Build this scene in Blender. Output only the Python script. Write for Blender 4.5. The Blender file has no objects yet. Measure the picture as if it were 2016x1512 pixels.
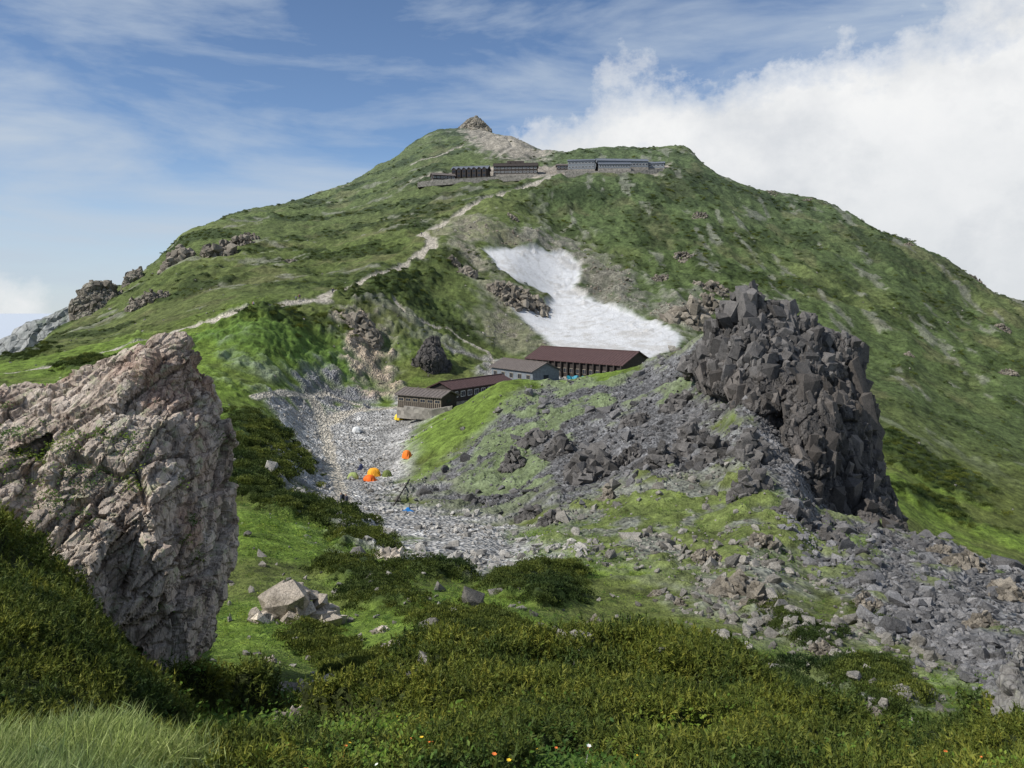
import bpy, bmesh, math, random, time
import numpy as np
from mathutils import Vector, Matrix, Euler
T0=time.time()
random.seed(7); rng=np.random.default_rng(7)
sc=bpy.context.scene
F=1600.0; CX=1008.0; HZ=596.0
def W(u,v,Y): return np.array([(u-CX)/F*Y, Y, (HZ-v)/F*Y])

# ------------------------------------------------------------------ noise
def _h(ix,iy,iz,seed):
    n=(ix.astype(np.int64)*374761393+iy.astype(np.int64)*668265263+iz.astype(np.int64)*1274126177+seed*974711)&0xffffffff
    n=((n^(n>>13))*1103515245)&0xffffffff
    n=((n^(n>>16))*668265263)&0xffffffff
    n=(n^(n>>15))
    return (n&0xffffff)/float(0xffffff)
def vn2(x,y,seed=0):
    ix=np.floor(x);iy=np.floor(y);fx=x-ix;fy=y-iy
    fx=fx*fx*fx*(fx*(fx*6-15)+10);fy=fy*fy*fy*(fy*(fy*6-15)+10)
    z=np.zeros_like(ix)
    a=_h(ix,iy,z,seed);b=_h(ix+1,iy,z,seed);c=_h(ix,iy+1,z,seed);d=_h(ix+1,iy+1,z,seed)
    return (a*(1-fx)+b*fx)*(1-fy)+(c*(1-fx)+d*fx)*fy
def fbm2(x,y,o=4,seed=0,g=0.5):
    s=0;a=1;t=0
    for i in range(o):
        s=s+a*vn2(x*2**i+i*17.3,y*2**i-i*9.1,seed+i);t+=a;a*=g
    return s/t-0.5
def vn3(p,seed=0):
    i=np.floor(p);f=p-i;f=f*f*(3-2*f);r=0
    for dx in (0,1):
        for dy in (0,1):
            for dz in (0,1):
                w=(f[:,0] if dx else 1-f[:,0])*(f[:,1] if dy else 1-f[:,1])*(f[:,2] if dz else 1-f[:,2])
                r=r+w*_h(i[:,0]+dx,i[:,1]+dy,i[:,2]+dz,seed)
    return r
def fbm3(p,o=4,seed=0):
    s=0;a=1;t=0
    for i in range(o):
        s=s+a*vn3(p*2**i+i*11.7,seed+i);t+=a;a*=.5
    return s/t-0.5
def worley(p,seed=0):
    i=np.floor(p);n=len(p)
    f1=np.full(n,9.);f2=np.full(n,9.);cv=np.zeros(n)
    for dx in (-1,0,1):
        for dy in (-1,0,1):
            for dz in (-1,0,1):
                cx=i[:,0]+dx;cy=i[:,1]+dy;cz=i[:,2]+dz
                qx=cx+_h(cx,cy,cz,seed);qy=cy+_h(cx,cy,cz,seed+1);qz=cz+_h(cx,cy,cz,seed+2)
                d=np.sqrt((qx-p[:,0])**2+(qy-p[:,1])**2+(qz-p[:,2])**2)
                v=_h(cx,cy,cz,seed+3)
                c=d<f1
                f2=np.where(c,f1,np.minimum(f2,d));cv=np.where(c,v,cv);f1=np.where(c,d,f1)
    return f1,f2,cv
def sstep(a,b,x):
    t=np.clip((x-a)/(b-a),0,1);return t*t*(3-2*t)

# ------------------------------------------------------------------ terrain profiles: bearing -> (distance, sight height)
cols={
-1400:[(2.2,1700),(4,1400),(8,1150),(14,950),(30,800),(80,720),(200,680),(300,700),(500,760),(1000,760)],
-400:[(2.2,1750),(4,1470),(8,1150),(14,980),(30,850),(80,770),(150,720),(220,710),(300,740),(500,800),(1000,800)],
0:[(2.2,1800),(4,1500),(6,1350),(9,1130),(14,1070),(20,1000),(30,950),(50,900),(80,820),(120,765),(170,728),(220,708),(260,716),(400,780),(600,790),(1000,780)],
130:[(2.2,1800),(4,1510),(6,1390),(9,1220),(14,1150),(20,1150),(30,1080),(50,960),(80,850),(120,775),(170,712),(220,680),(270,660),(320,650),(400,690),(600,780),(1000,780)],
200:[(2.2,1800),(4,1515),(6,1420),(9,1320),(14,1250),(20,1200),(40,1050),(80,890),(120,790),(150,735),(175,698),(200,680),(250,658),(320,622),(370,600),(420,625),(600,700),(1000,700)],
280:[(2.2,1800),(4,1520),(8,1430),(14,1350),(20,1270),(40,1080),(80,920),(120,815),(150,745),(180,680),(200,665),(250,630),(330,575),(400,542),(440,560),(600,620),(1000,650)],
370:[(2.2,1800),(4,1520),(8,1465),(14,1390),(25,1280),(50,1090),(80,950),(110,850),(140,760),(170,700),(195,652),(230,620),(300,560),(400,490),(460,463),(520,490),(700,560),(1000,620)],
500:[(2.2,1800),(4,1520),(8,1465),(12,1410),(18,1350),(30,1230),(50,1080),(75,985),(100,905),(125,835),(150,765),(175,690),(200,612),(230,592),(300,543),(400,478),(520,411),(600,440),(1000,600)],
650:[(2.2,1800),(4,1520),(8,1460),(12,1420),(16,1385),(25,1300),(35,1205),(50,1110),(70,1040),(90,990),(130,925),(150,872),(170,805),(185,760),(205,695),(230,600),(240,581),(300,540),(400,475),(520,408),(580,373),(650,400),(1000,560)],
750:[(2.2,1800),(4,1520),(8,1455),(11,1405),(15,1370),(25,1285),(40,1160),(60,1085),(80,1030),(100,990),(130,930),(150,875),(170,820),(180,803),(195,772),(215,705),(240,600),(270,545),(330,500),(420,435),(520,378),(600,335),(630,324),(700,350),(1000,560)],
870:[(2.2,1800),(4,1520),(8,1450),(12,1385),(15,1350),(25,1250),(40,1160),(60,1090),(80,1035),(97,1000),(112,955),(130,880),(145,830),(152,822),(160,815),(170,808),(185,780),(200,755),(230,690),(270,600),(300,530),(330,478),(400,430),(460,378),(480,361),(500,345),(560,312),(620,280),(660,260),(740,290),(1000,500)],
940:[(2.2,1800),(4,1520),(8,1450),(12,1380),(15,1350),(22,1290),(40,1175),(60,1095),(80,1035),(97,1000),(110,945),(125,870),(140,800),(150,778),(157,782),(170,800),(185,785),(200,755),(230,715),(255,660),(290,565),(320,520),(350,470),(400,415),(450,375),(480,355),(500,340),(560,305),(620,275),(665,258),(730,285),(1000,480)],
1000:[(2.2,1800),(4,1520),(8,1450),(12,1375),(15,1345),(20,1320),(35,1200),(50,1130),(65,1090),(80,1040),(95,1000),(110,930),(130,820),(147,742),(160,770),(175,780),(200,752),(230,725),(250,690),(270,640),(300,560),(340,500),(370,450),(400,408),(430,388),(470,357),(490,345),(530,310),(600,280),(640,272),(700,300),(1000,450)],
1100:[(2.2,1800),(4,1520),(8,1450),(12,1370),(15,1340),(22,1320),(35,1215),(50,1130),(65,1070),(80,1010),(95,950),(110,880),(130,800),(150,747),(165,768),(200,745),(230,715),(250,680),(280,640),(320,580),(360,505),(380,482),(410,430),(440,375),(462,347),(485,340),(520,320),(560,299),(650,320),(1000,450)],
1180:[(2.2,1800),(4,1520),(8,1450),(12,1370),(15,1340),(22,1345),(35,1240),(50,1140),(65,1065),(80,1000),(95,930),(110,850),(130,775),(147,737),(165,765),(200,742),(230,708),(260,668),(290,625),(330,570),(370,500),(410,432),(450,368),(470,343),(485,339),(540,300),(562,295),(650,320),(1000,450)],
1260:[(2.2,1800),(4,1520),(8,1450),(12,1375),(15,1345),(22,1370),(35,1245),(50,1140),(65,1055),(80,975),(95,890),(110,820),(130,755),(143,712),(165,760),(200,742),(215,728),(235,703),(260,665),(290,630),(330,560),(380,480),(430,400),(470,345),(485,340),(540,300),(570,292),(650,320),(1000,500)],
1345:[(2.2,1800),(4,1520),(8,1450),(12,1385),(15,1355),(22,1385),(35,1245),(50,1140),(65,1050),(80,960),(95,870),(110,785),(125,715),(138,678),(160,740),(200,745),(240,700),(262,662),(300,610),(350,535),(420,425),(480,340),(540,295),(565,289),(600,310),(1000,500)],
1400:[(2.2,1800),(4,1520),(8,1455),(12,1400),(15,1380),(22,1400),(35,1250),(50,1140),(65,1045),(80,950),(95,850),(110,745),(122,680),(132,655),(160,730),(200,755),(240,720),(270,670),(300,620),(350,540),(420,430),(480,360),(520,332),(600,360),(1000,550)],
1470:[(2.2,1800),(4,1520),(8,1465),(12,1420),(16,1405),(24,1390),(38,1230),(52,1110),(68,1000),(83,900),(94,800),(105,740),(120,720),(160,760),(200,775),(240,730),(290,650),(350,555),(420,455),(480,385),(510,369),(600,400),(1000,600)],
1550:[(2.2,1800),(4,1520),(8,1475),(12,1445),(18,1410),(27,1350),(40,1220),(55,1100),(70,985),(84,900),(94,860),(110,800),(125,780),(160,810),(200,800),(250,740),(300,650),(350,572),(420,480),(500,395),(530,382),(620,420),(1000,650)],
1625:[(2.2,1800),(4,1520),(8,1480),(12,1460),(18,1420),(28,1345),(42,1210),(58,1105),(72,1035),(85,1000),(98,990),(110,960),(130,930),(170,870),(220,790),(280,690),(350,580),(420,490),(490,412),(515,400),(600,440),(1000,650)],
1700:[(2.2,1800),(4,1520),(8,1485),(12,1465),(18,1430),(30,1315),(45,1180),(60,1100),(75,1045),(86,1030),(96,1030),(108,1030),(130,1020),(170,930),(210,850),(260,760),(320,645),(400,530),(470,452),(490,438),(600,500),(1000,700)],
1780:[(2.2,1800),(4,1520),(8,1490),(12,1470),(18,1430),(30,1320),(45,1195),(60,1115),(75,1065),(86,1050),(95,1060),(115,1090),(150,1010),(200,890),(250,790),(320,660),(400,545),(460,472),(560,520),(1000,720)],
1850:[(2.2,1800),(4,1520),(8,1490),(12,1470),(18,1425),(30,1325),(45,1205),(60,1125),(74,1068),(84,1080),(110,1120),(150,1050),(200,920),(250,820),(320,690),(400,570),(440,503),(550,580),(1000,750)],
2016:[(2.2,1800),(4,1520),(8,1490),(12,1475),(18,1425),(30,1330),(45,1225),(60,1150),(69,1120),(80,1150),(110,1180),(150,1090),(200,960),(250,860),(320,720),(380,630),(408,600),(520,680),(1000,800)],
2400:[(2.2,1800),(4,1510),(8,1480),(18,1430),(30,1350),(50,1230),(60,1200),(80,1280),(120,1300),(180,1150),(250,1000),(320,850),(380,760),(450,800),(1000,900)],
3300:[(2.2,1800),(4,1510),(8,1480),(18,1430),(30,1380),(60,1350),(120,1350),(250,1150),(380,950),(1000,950)],
}
far=[(1600,740),(3000,700),(8000,655),(45000,612)]
U=np.array(sorted(cols));A_c=(U-CX)/F
Yr=np.concatenate([np.exp(np.linspace(math.log(2.2),math.log(16),180,endpoint=False)),
 np.exp(np.linspace(math.log(16),math.log(60),230,endpoint=False)),
 np.exp(np.linspace(math.log(60),math.log(250),400,endpoint=False)),
 np.exp(np.linspace(math.log(250),math.log(700),330,endpoint=False)),
 np.exp(np.linspace(math.log(700),math.log(1300),40,endpoint=False)),
 np.exp(np.linspace(math.log(1300),math.log(45000),30))])
NR=len(Yr);lY=np.log(Yr)
Ec=[]
for u in U:
    pr=cols[u]+far
    e=np.interp(lY,np.log([p[0] for p in pr]),[(HZ-p[1])/F for p in pr])
    k=np.exp(-0.5*(np.arange(-12,13)/4.5)**2);k/=k.sum()
    e=np.convolve(np.pad(e,12,mode='edge'),k,mode='valid')
    Ec.append(e)
Ec=np.array(Ec)
Ag=np.concatenate([np.linspace(-1.4,-0.72,26,endpoint=False),np.linspace(-0.72,0.72,960,endpoint=False),np.linspace(0.72,1.4,26)])
NC=len(Ag)
tan=np.zeros_like(Ec)
s=(Ec[1:]-Ec[:-1])/(A_c[1:]-A_c[:-1])[:,None]
tan[1:-1]=np.where(s[1:]*s[:-1]>0, 2*s[1:]*s[:-1]/(s[1:]+s[:-1]+1e-12*np.sign(s[1:]+s[:-1]+1e-30)),0)*0.6+0.4*0.5*(s[1:]+s[:-1])
tan[0]=s[0];tan[-1]=s[-1]
ci=np.clip(np.searchsorted(A_c,Ag)-1,0,len(U)-2)
h=(A_c[ci+1]-A_c[ci]);t=(Ag-A_c[ci])/h
h=h[:,None];t=t[:,None]
E=( (2*t**3-3*t**2+1)*Ec[ci]+(t**3-2*t**2+t)*h*tan[ci]+(-2*t**3+3*t**2)*Ec[ci+1]+(t**3-t**2)*h*tan[ci+1])   # NC x NR
YY=np.broadcast_to(Yr[None,:],(NC,NR)).copy();XX=Ag[:,None]*YY
ZZ=E*YY
base_E=E.copy()
def ray(u,v,y0=2.5,y1=900):
    a=(u-CX)/F
    fi=np.interp(a,Ag,np.arange(NC));i=int(min(fi,NC-2));f=fi-i
    e=base_E[i]*(1-f)+base_E[i+1]*f
    te=(HZ-v)/F
    j0=np.searchsorted(Yr,y0);j1=np.searchsorted(Yr,y1)
    idx=np.nonzero(e[j0:j1]>=te)[0]
    if len(idx)==0:
        j=j0+int(np.argmax(e[j0:j1]))
    else: j=j0+idx[0]
    Y=Yr[j]
    if j>j0 and len(idx) and e[j]>e[j-1]:
        ff=(te-e[j-1])/(e[j]-e[j-1]);Y=Yr[j-1]+(Yr[j]-Yr[j-1])*ff
    return (a*Y,Y)
def poly(pts,y0=2.5,y1=900): return [ray(u,v,y0,y1) for u,v in pts]
def sdpoly(pl,X,Y,pad):
    pl=np.array(pl);out=np.full(X.shape,-1e6)
    m=(X>pl[:,0].min()-pad)&(X<pl[:,0].max()+pad)&(Y>pl[:,1].min()-pad)&(Y<pl[:,1].max()+pad)
    x=X[m];y=Y[m]
    if len(x)==0: return out
    d=np.full(len(x),1e9);ins=np.zeros(len(x),bool)
    n=len(pl)
    for i in range(n):
        x0,y0=pl[i];x1,y1=pl[(i+1)%n]
        ex=x1-x0;ey=y1-y0;L=ex*ex+ey*ey+1e-12
        tt=np.clip(((x-x0)*ex+(y-y0)*ey)/L,0,1)
        d=np.minimum(d,(x-x0-tt*ex)**2+(y-y0-tt*ey)**2)
        c=((y0>y)!=(y1>y))&(x<(x1-x0)*(y-y0)/((y1-y0) if y1!=y0 else 1e-9)+x0)
        ins^=c
    d=np.sqrt(d);out[m]=np.where(ins,d,-d)
    return out
def mask(pts,soft=0.02,y0=2.5,y1=900,world=False,rag=1.0):
    pl=pts if world else poly(pts,y0,y1)
    ym=np.mean([p[1] for p in pl]);w=soft*ym
    sd=sdpoly(pl,XX,YY,w*4)
    return sstep(-w,w,sd+RAG*w*2.2*rag)
def line(pts,width,y0=2.5,y1=900):
    pl=np.array(poly(pts,y0,y1));out=np.zeros(XX.shape)
    pad=width*3
    m=(XX>pl[:,0].min()-pad)&(XX<pl[:,0].max()+pad)&(YY>pl[:,1].min()-pad)&(YY<pl[:,1].max()+pad)
    x=XX[m];y=YY[m];d=np.full(len(x),1e9)
    for i in range(len(pl)-1):
        x0,y0_=pl[i];x1,y1_=pl[i+1];ex=x1-x0;ey=y1_-y0_;L=ex*ex+ey*ey+1e-12
        tt=np.clip(((x-x0)*ex+(y-y0_)*ey)/L,0,1)
        d=np.minimum(d,(x-x0-tt*ex)**2+(y-y0_-tt*ey)**2)
    out[m]=1-sstep(width*0.35,width*0.75,np.sqrt(d)+RAG[m]*width*0.4)
    return out
nA=fbm2(XX/60,YY/60,4,1);nB=fbm2(XX/14,YY/14,4,11);nC=fbm2(XX/3.5,YY/3.5,4,21);nD=fbm2(XX/0.9,YY/0.9,3,31)
RAG=np.where(YY>120,nB*0.6+nC,np.where(YY>30,nC*1.2+nD*0.4,nC*0.6+nD))*1.6

snow=mask([(948,494),(1000,490),(1060,494),(1110,502),(1138,520),(1143,545),(1130,575),(1160,590),(1220,610),(1290,635),(1345,662),(1335,682),(1290,700),(1262,712),(1150,700),(1090,680),(1060,655),(1025,625),(1005,600),(1012,590),(1040,603),(1078,605),(1085,590),(1050,565),(1010,550),(985,538),(965,515)],0.006,225,400,rag=.5)
camp=mask([(500,770),(560,775),(620,790),(700,805),(760,795),(800,800),(845,812),(835,840),(825,880),(815,930),(800,980),(830,1000),(930,1010),(1050,1040),(1160,1065),(1150,1100),(1050,1115),(950,1135),(850,1115),(770,1100),(740,1050),(690,1010),(620,985),(560,950),(585,900),(570,850),(530,810)],0.03,45,180,rag=.8)
bowl=mask([(590,745),(640,742),(700,775),(735,792),(700,806),(640,800),(560,790),(520,775)],0.02,120,200)
bowl2=mask([(460,690),(520,705),(600,750),(560,785),(500,770)],0.04,120,200)*0.45
lawn=mask([(835,850),(900,800),(960,758),(1000,740),(1005,775),(950,840),(880,895),(820,945)],0.02,90,160)
moundrock=mask([(1000,780),(1060,755),(1200,750),(1270,712),(1350,670),(1410,640),(1440,760),(1440,900),(1300,940),(1190,960),(1120,1035),(1000,1010),(900,1010),(815,990),(815,950),(880,895),(950,845)],0.03,80,150)
lowrock=mask([(1060,1040),(1190,950),(1300,925),(1450,900),(1540,1000),(1590,1120),(1700,1260),(1850,1400),(1600,1330),(1480,1230),(1300,1110),(1150,1110)],0.05,18,110)*0.75
scree=mask([(1430,760),(1500,800),(1550,860),(1600,930),(1650,985),(1720,1020),(1800,1030),(1900,1072),(2050,1110),(2500,1230),(2500,1400),(2016,1400),(1930,1370),(1820,1290),(1660,1190),(1590,1100),(1540,1000),(1470,900)],0.02,18,112)
scree=np.maximum(scree,mask([(1500,760),(1800,900),(1830,1040),(1640,1020),(1500,900)],0.02,84,125))
bank=mask([(870,440),(940,430),(985,450),(1010,480),(940,492),(975,530),(1000,600),(1060,660),(1090,690),(1000,690),(930,640),(960,600),(930,540),(880,490)],0.02,230,420)*0.8
above=mask([(985,450),(1130,480),(1160,520),(1250,540),(1280,600),(1400,600),(1420,640),(1350,660),(1220,610),(1130,580),(1140,520),(1060,494),(980,480)],0.03,230,430)*0.85
gully=mask([(660,610),(740,620),(765,690),(795,775),(745,785),(705,730),(690,680)],0.02,170,250)*0.9
hutyard=mask([(760,790),(830,810),(900,800),(1000,750),(1100,750),(1230,745),(1260,715),(1000,715),(960,690),(870,660),(870,680),(960,710),(940,745),(850,765)],0.01,150,240)
summit=mask([(905,252),(960,262),(1040,272),(1095,300),(1060,322),(1000,318),(930,290)],0.012,520,700)*0.9
lodgeyard=mask([(790,368),(1060,350),(1300,345),(1320,325),(1100,325),(800,352)],0.006,430,510)
path=np.zeros(XX.shape)
for pts,w,a,b in [([(0,735),(110,722),(200,697),(300,668),(350,650),(430,628),(500,610),(570,595),(640,583)],3.2,140,236),
   ([(640,584),(655,577),(700,562),(760,540),(815,510),(850,487),(850,475),(828,463)],4.0,200,400),
   ([(828,463),(870,445),(920,415),(960,395),(1020,378),(1070,355),(1090,345)],4.6,300,480),
   ([(810,325),(870,305),(930,285),(960,268)],2.5,500,680),([(980,310),(1010,290),(1000,278)],3,500,680),
   ([(640,835),(670,817),(720,806),(790,797),(830,790)],2.4,120,180),([(500,780),(560,773),(640,776),(720,790)],1.2,120,180),
   ([(970,740),(975,715),(960,690),(880,650),(800,620),(775,590)],1.0,170,300),
   ([(620,790),(640,850),(650,900),(670,960),(680,1000)],2.2,80,180)]:
    path=np.maximum(path,line(pts,w,a,b))
shrub=np.zeros(XX.shape)
for pts,a,b in [([(455,815),(500,815),(540,840),(580,880),(600,915),(560,930),(520,955),(460,955)],60,160),
 ([(655,1125),(720,1125),(830,1190),(825,1215),(740,1190)],20,70),([(850,1220),(930,1205),(1010,1245),(930,1280),(860,1250)],18,60),
 ([(960,1150),(1040,1135),(1130,1125),(1130,1180),(1060,1190),(970,1170)],20,70),([(560,1260),(620,1255),(750,1305),(740,1330),(620,1300)],16,50),
 ([(780,1125),(850,1115),(915,1122),(910,1142),(820,1142)],30,80),([(490,985),(600,1000),(700,1030),(690,1050),(560,1015)],50,110),
 ([(690,1060),(740,1060),(740,1085),(680,1085)],40,90),([(480,628),(560,616),(650,604),(700,640),(700,672),(640,645),(560,640)],160,225),
 ([(690,574),(760,572),(780,556),(860,537),(890,548),(860,562),(780,582),(700,592)],200,330),
 ([(1060,385),(1140,380),(1180,380),(1150,402),(1080,402)],350,480),([(1160,390),(1200,385),(1190,420),(1165,412)],350,480),
 ([(1740,850),(1850,900),(1950,960),(1940,990),(1850,960),(1780,925),(1740,900)],120,300),([(1740,960),(1850,985),(1960,1040),(1850,1010)],120,300),
 ([(1690,475),(1760,500),(1850,545),(1900,575),(1840,562),(1740,522)],300,500),
 ([(1500,1190),(1560,1210),(1640,1290),(1560,1270)],18,60),([(1420,1320),(1520,1330),(1640,1400),(1560,1420),(1440,1370)],12,40),([(1640,1300),(1720,1320),(1800,1380),(1760,1410),(1660,1360)],14,40),
 ([(120,716),(200,704),(230,716),(140,736)],100,200),([(0,690),(60,690),(100,680),(60,710),(0,712)],150,260),
 ([(1650,1185),(1700,1195),(1730,1225),(1660,1215)],20,60),([(860,500),(930,500),(920,520),(870,520)],250,400)]:
    shrub=np.maximum(shrub,mask(pts,0.02,a,b))
near=[[(-2.3,13.5),(-1.6,14.6),(0,15.2),(3.4,15.2),(3.9,13),(4.0,10),(3.6,7.4),(2.6,6.0),(0.8,6.4),(-.6,7.6),(-1.5,10.2)],
 [(-12,10.8),(-6.2,10.8),(-5.2,10.8),(-4.6,10.2),(-4.25,9.0),(-3.5,7.6),(-2.6,6.2),(-1.6,5.2),(-1.2,4.2),(-1.6,3.6),(-2.5,4.4),(-3.2,4.8),(-12,5)],
 [(1.6,6.2),(8,8.8),(8,4.0),(4,3.6),(1.2,4.5)]]
nshrub=np.zeros(XX.shape)
for pl in near: nshrub=np.maximum(nshrub,mask(pl,0.03,world=True))
nshrub=np.maximum(nshrub,sstep(.02,.10,fbm2(XX/1.1,YY/1.1,3,131))*(1-sstep(11,13,YY))*(YY>3.4)*(XX/YY>-.42)*.9)
mt=sstep(190,260,YY)*(1-sstep(900,1100,YY))
streak=fbm2(XX/34+YY/90,YY/15,4,55)
leftside=1-sstep(-0.02,0.08,XX/YY)
p1=sstep(0.02,0.10,streak+0.25*nC)*mt*leftside*0.85
p2=sstep(0.09,0.15,fbm2(XX/22,YY/22,4,77)+0.2*nC)*mt*(1-leftside)*0.8
p3=sstep(0.08,0.16,fbm2(XX/6,YY/9,3,78))*mt*(1-leftside)*0.6
shr_n=np.maximum(np.maximum(p1,p2),p3)
rockall=np.clip(np.maximum.reduce([camp,bowl,bowl2,moundrock,lowrock,scree,bank,above,gully,hutyard,summit,lodgeyard]),0,1)
rockall*=1-np.clip(lawn*1.0,0,1)
veg_in=sstep(0.01,0.11,nB*0.6+nC*0.8+0.02)
rk=rockall*(1-veg_in*np.clip(np.maximum(np.maximum(lowrock*1.25,scree*.75),np.maximum(moundrock*.5,bank*.6)),0,1))
rk=np.maximum(rk,sstep(0.14,0.21,fbm2(XX/7,YY/30,4,91)+0.3*nC)*mt*(1-leftside)*0.5)
rk=np.maximum(rk,sstep(0.20,0.27,fbm2(XX/30,YY/12,4,95)+0.3*nC)*mt*leftside*0.5)
rk=np.maximum(rk,path)
shrub=shrub*(1-path)*(1-snow)
shr_n=shr_n*(1-rk)*(1-snow)
# ---------------------------------------------------------------- relief
am=np.clip(YY/70,0.06,1)
far_f=1-sstep(900,1300,YY)
smooth=(1-0.85*snow)*(1-0.6*camp)*(1-0.7*path)*(1-.8*lodgeyard)
dz=(nA*5*np.clip((YY-120)/300,0,1)+nB*2.4*np.clip(YY/160,0,1)+nC*1.0*am+nD*0.22*np.clip(YY/40,0.2,1))*smooth
ridge=1-2*np.abs(fbm2(XX/18+5,YY/22,4,41))*2
dz+=ridge*2.4*sstep(230,330,YY)*smooth
bowlface=mask([(380,640),(660,590),(900,520),(960,690),(780,760),(600,750),(460,760)],0.05,130,300)
dz+=bowlface*(np.abs(fbm2(XX/6,YY/16,5,47,.6))*-6+1.0)*(1-path)
rr=np.clip(moundrock+scree+lowrock+above+gully,0,1)
dz+=rr*(np.abs(nC)*1.8+np.abs(nD)*0.5)*np.clip(YY/60,0.3,1)
lump=vn2(XX/1.3,YY/1.3,61)*0.65+vn2(XX/.5,YY/.5,62)*0.35
lump=sstep(.15,.85,lump)
dz+=nshrub*(0.02+1.0*lump)*np.clip((YY-2.5)/10,.07,1.0)
lump2=1-np.abs(fbm2(XX/3,YY/3,3,63))*3
dz+=shrub*(0.3+0.6*lump2)*np.clip(YY/50,0.5,1.3)
dz+=shr_n*0.8*lump2
dz*=far_f
ZZ=ZZ+dz
def H(x,y):
    x=np.asarray(x,float);y=np.asarray(y,float)
    a=np.interp(x/y,Ag,np.arange(NC));r=np.interp(np.log(y),lY,np.arange(NR))
    i=np.minimum(a.astype(int),NC-2);j=np.minimum(r.astype(int),NR-2);fa=a-i;fr=r-j
    return (ZZ[i,j]*(1-fa)+ZZ[i+1,j]*fa)*(1-fr)+(ZZ[i,j+1]*(1-fa)+ZZ[i+1,j+1]*fa)*fr
def samp(M,x,y):
    a=np.interp(x/y,Ag,np.arange(NC));r=np.interp(np.log(y),lY,np.arange(NR))
    return M[np.clip(np.rint(a).astype(int),0,NC-1),np.clip(np.rint(r).astype(int),0,NR-1)]
# ---------------------------------------------------------------- colours
def mixc(c,col,m): return c*(1-m[...,None])+np.array(col)*m[...,None]
C=np.zeros(XX.shape+(3,))+np.array([0.10,0.135,0.03])
lush=sstep(-0.15,0.2,nB+nA*0.6)
C=mixc(C,[0.13,0.195,0.032],lush*(1-sstep(150,260,YY))*0.9)
lushp=np.maximum(mask([(470,640),(640,650),(720,720),(740,780),(640,740),(470,740),(400,660)],0.03,120,240),mask([(720,590),(900,520),(960,570),(960,690),(780,640)],0.02,200,330)*0.7)
C=mixc(C,[0.09,0.15,0.03],lushp)
C=mixc(C,[0.115,0.13,0.04],sstep(-.1,.15,-nB-nA)*0.6)
C=mixc(C,[0.088,0.115,0.038],mt*0.8)
C=mixc(C,[0.076,0.110,0.043],mt*(1-leftside)*0.65)
C=mixc(C,[0.135,0.155,0.055],sstep(0.0,0.2,fbm2(XX/40,YY/40,5,88))*mt*0.45)
C=mixc(C,[0.13,0.12,0.062],sstep(0.08,0.2,fbm2(XX/18,YY/18,5,98))*mt*0.45)
C=mixc(C,[0.12,0.175,0.036],lawn*0.7)
C=mixc(C,[0.125,0.150,0.045],np.clip(lowrock,0,1))
C=mixc(C,[0.030,0.046,0.015],np.maximum(shrub*0.9,shr_n*0.92))
C=mixc(C,[0.03,0.04,0.013],nshrub)
rc=np.zeros(XX.shape+(3,))+np.array([0.21,0.21,0.205])
rc=mixc(rc,[0.31,0.305,0.295],np.clip(camp,0,1)*0.9)
rc=mixc(rc,[0.15,0.15,0.155],bowl*0.9)
rc=mixc(rc,[0.115,0.115,0.12],np.clip(moundrock+scree,0,1)*0.85)
rc=mixc(rc,[0.19,0.19,0.195],scree*sstep(0,0.2,nB)*0.7)
rc=mixc(rc,[0.27,0.23,0.17],bank*0.9)
rc=mixc(rc,[0.16,0.145,0.115],above*0.9)
rc=mixc(rc,[0.30,0.235,0.18],gully)
rc=mixc(rc,[0.33,0.29,0.24],np.maximum(summit,lodgeyard))
rc=mixc(rc,[0.20,0.19,0.165],np.clip(mt-above-bank-path-summit-gully-lodgeyard,0,1)*0.8)
rc*=(1+0.5*nC+0.6*nD)[...,None]
rc=mixc(rc,[0.40,0.365,0.305],path)
rc=np.clip(rc,0.02,.6)
C=C*(1-rk[...,None])+rc*rk[...,None]
C*= (1+0.7*nC*(1-snow)*(1-path)+0.35*nA)[...,None]
dirt=sstep(0.0,0.25,nC*.7+nD*.4+nB*.8)
sn=np.zeros_like(C)+np.array([0.62,0.625,0.635]);sn=mixc(sn,[0.43,0.41,0.38],dirt*0.6)
rings=np.abs(np.sin((np.hypot((XX-16)/1.2,(YY-345)/2.6)+nB*2)*0.8));sn=mixc(sn,[0.46,0.45,0.43],(1-sstep(0.0,0.3,rings))*0.5)
C=C*(1-snow[...,None])+sn*snow[...,None]
hz=np.clip((YY-350)/2000,0,0.2)*(1-snow);C=mixc(C,[0.17,0.21,0.24],hz)  # aerial haze painted into the far terrain's base colour, growing with distance, snow excepted
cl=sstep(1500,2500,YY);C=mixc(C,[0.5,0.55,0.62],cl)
C=np.clip(C,0.005,0.9)

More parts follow.
